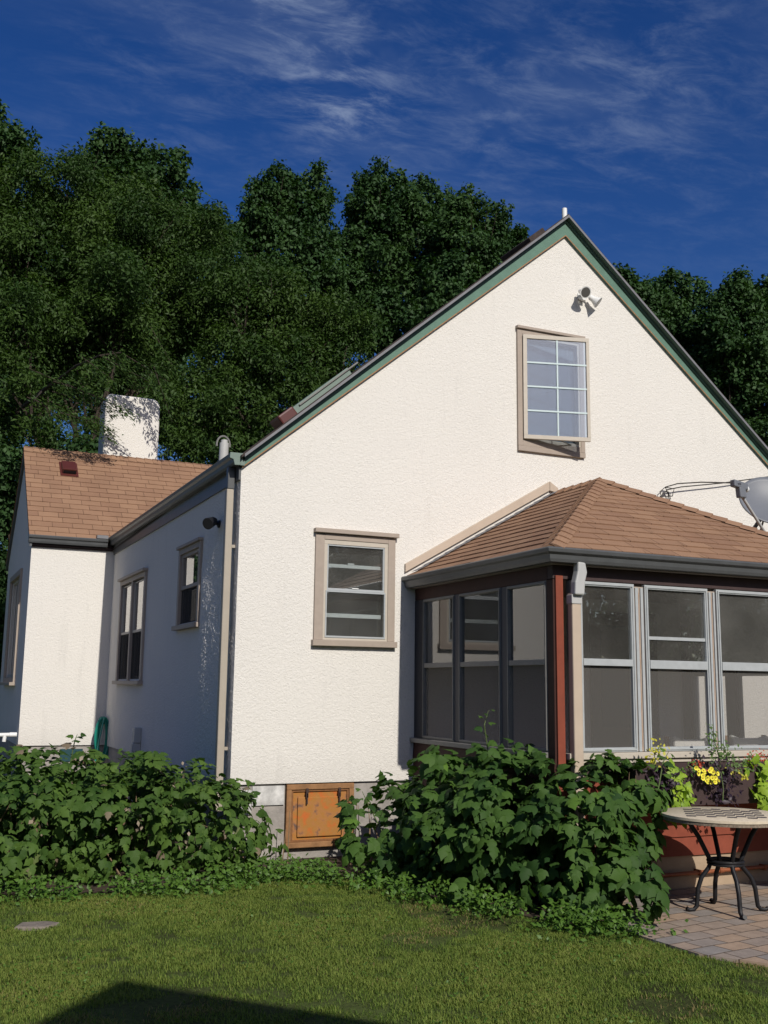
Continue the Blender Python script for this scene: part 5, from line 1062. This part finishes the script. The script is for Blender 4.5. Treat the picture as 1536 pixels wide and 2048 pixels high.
plant('dill_plant', [(3.40, -2.76, .98), (3.36, -2.77, 1.08), (3.33, -2.77, 1.17)], 70, FERN, (.02, .04), 'shorter airy green plant right of the tall one', 'plant', (.05, .02, .035), 9, up_=.5)
plant('marigold', [(3.32, -2.82, .99), (3.40, -2.87, .95), (3.46, -2.88, .91)], 22, YEL, (.02, .035), 'few pale yellow trailing flowers right of the dark plant', 'flowers', (.03, .01, .015), 10)

# ---- what stands behind the photographer: the garage whose gable throws the shadow on the lawn
ga = thing('garage', (-1.6, -13.5, 0), 'gabled garage behind the viewer whose peak shades the lawn at lower left', 'garage')
gx, gz0, gs, gy = -1.54, 4.75, .80, -10.55; hw_ = 3.0; ez_ = gz0-gs*hw_
mb = MB(); mb.prism([(gx-hw_+.15, gy, 0), (gx+hw_-.15, gy, 0), (gx+hw_-.15, gy, ez_+.0), (gx, gy, gz0-.12), (gx-hw_+.15, gy, ez_+.0)], (0, -6, 0)); mb.build('wall', GARW, ga)
mb = MB()
for s in (-1, 1): mb.prism([(gx, gy+.12, gz0), (gx+s*hw_, gy+.12, ez_), (gx+s*hw_, gy+.12, ez_-.08), (gx, gy+.12, gz0-.09)], (0, -6.25, 0))
mb.build('roof', GARR, ga)
gd_ = MB().box(gx-1.3, gx+1.3, gy+.002, gy+.05, .02, 2.2).build('garage_door', WHITE, ga, .01)
mb = MB()
for k in range(4): mb.box(gx-1.25, gx+1.25, gy+.051, gy+.06, .06+.54*k, .5+.54*k)
mb.build('door_panel', WHITE, gd_, .008)
for i, (x, hh) in enumerate(((-16, 8), (-9.5, 10), (-3.5, 9), (3.5, 10), (10, 11), (17, 10), (24, 11.5), (31, 11), (38, 12))):  # unseen row of trees added to darken the window reflections
    y = -35-(i % 3)*1.5
    tree('oak_tree', [(x-1.8, y, hh*.45, 2.3), (x+1.8, y, hh*.5, 2.4), (x, y, hh*.8, 2.5), (x-1.5, y+.5, hh*.7, 2.0), (x+1.7, y+.5, hh*.72, 2.1), (x, y, hh*.25, 2.2)], OAK,
         'tree %s of the unseen row added behind the viewer for window reflections, counted from the left' % ('first', 'second', 'third', 'fourth', 'fifth', 'sixth', 'seventh', 'eighth', 'ninth')[i], 'trees added for reflections', 71+i, (.3, .5), 9)
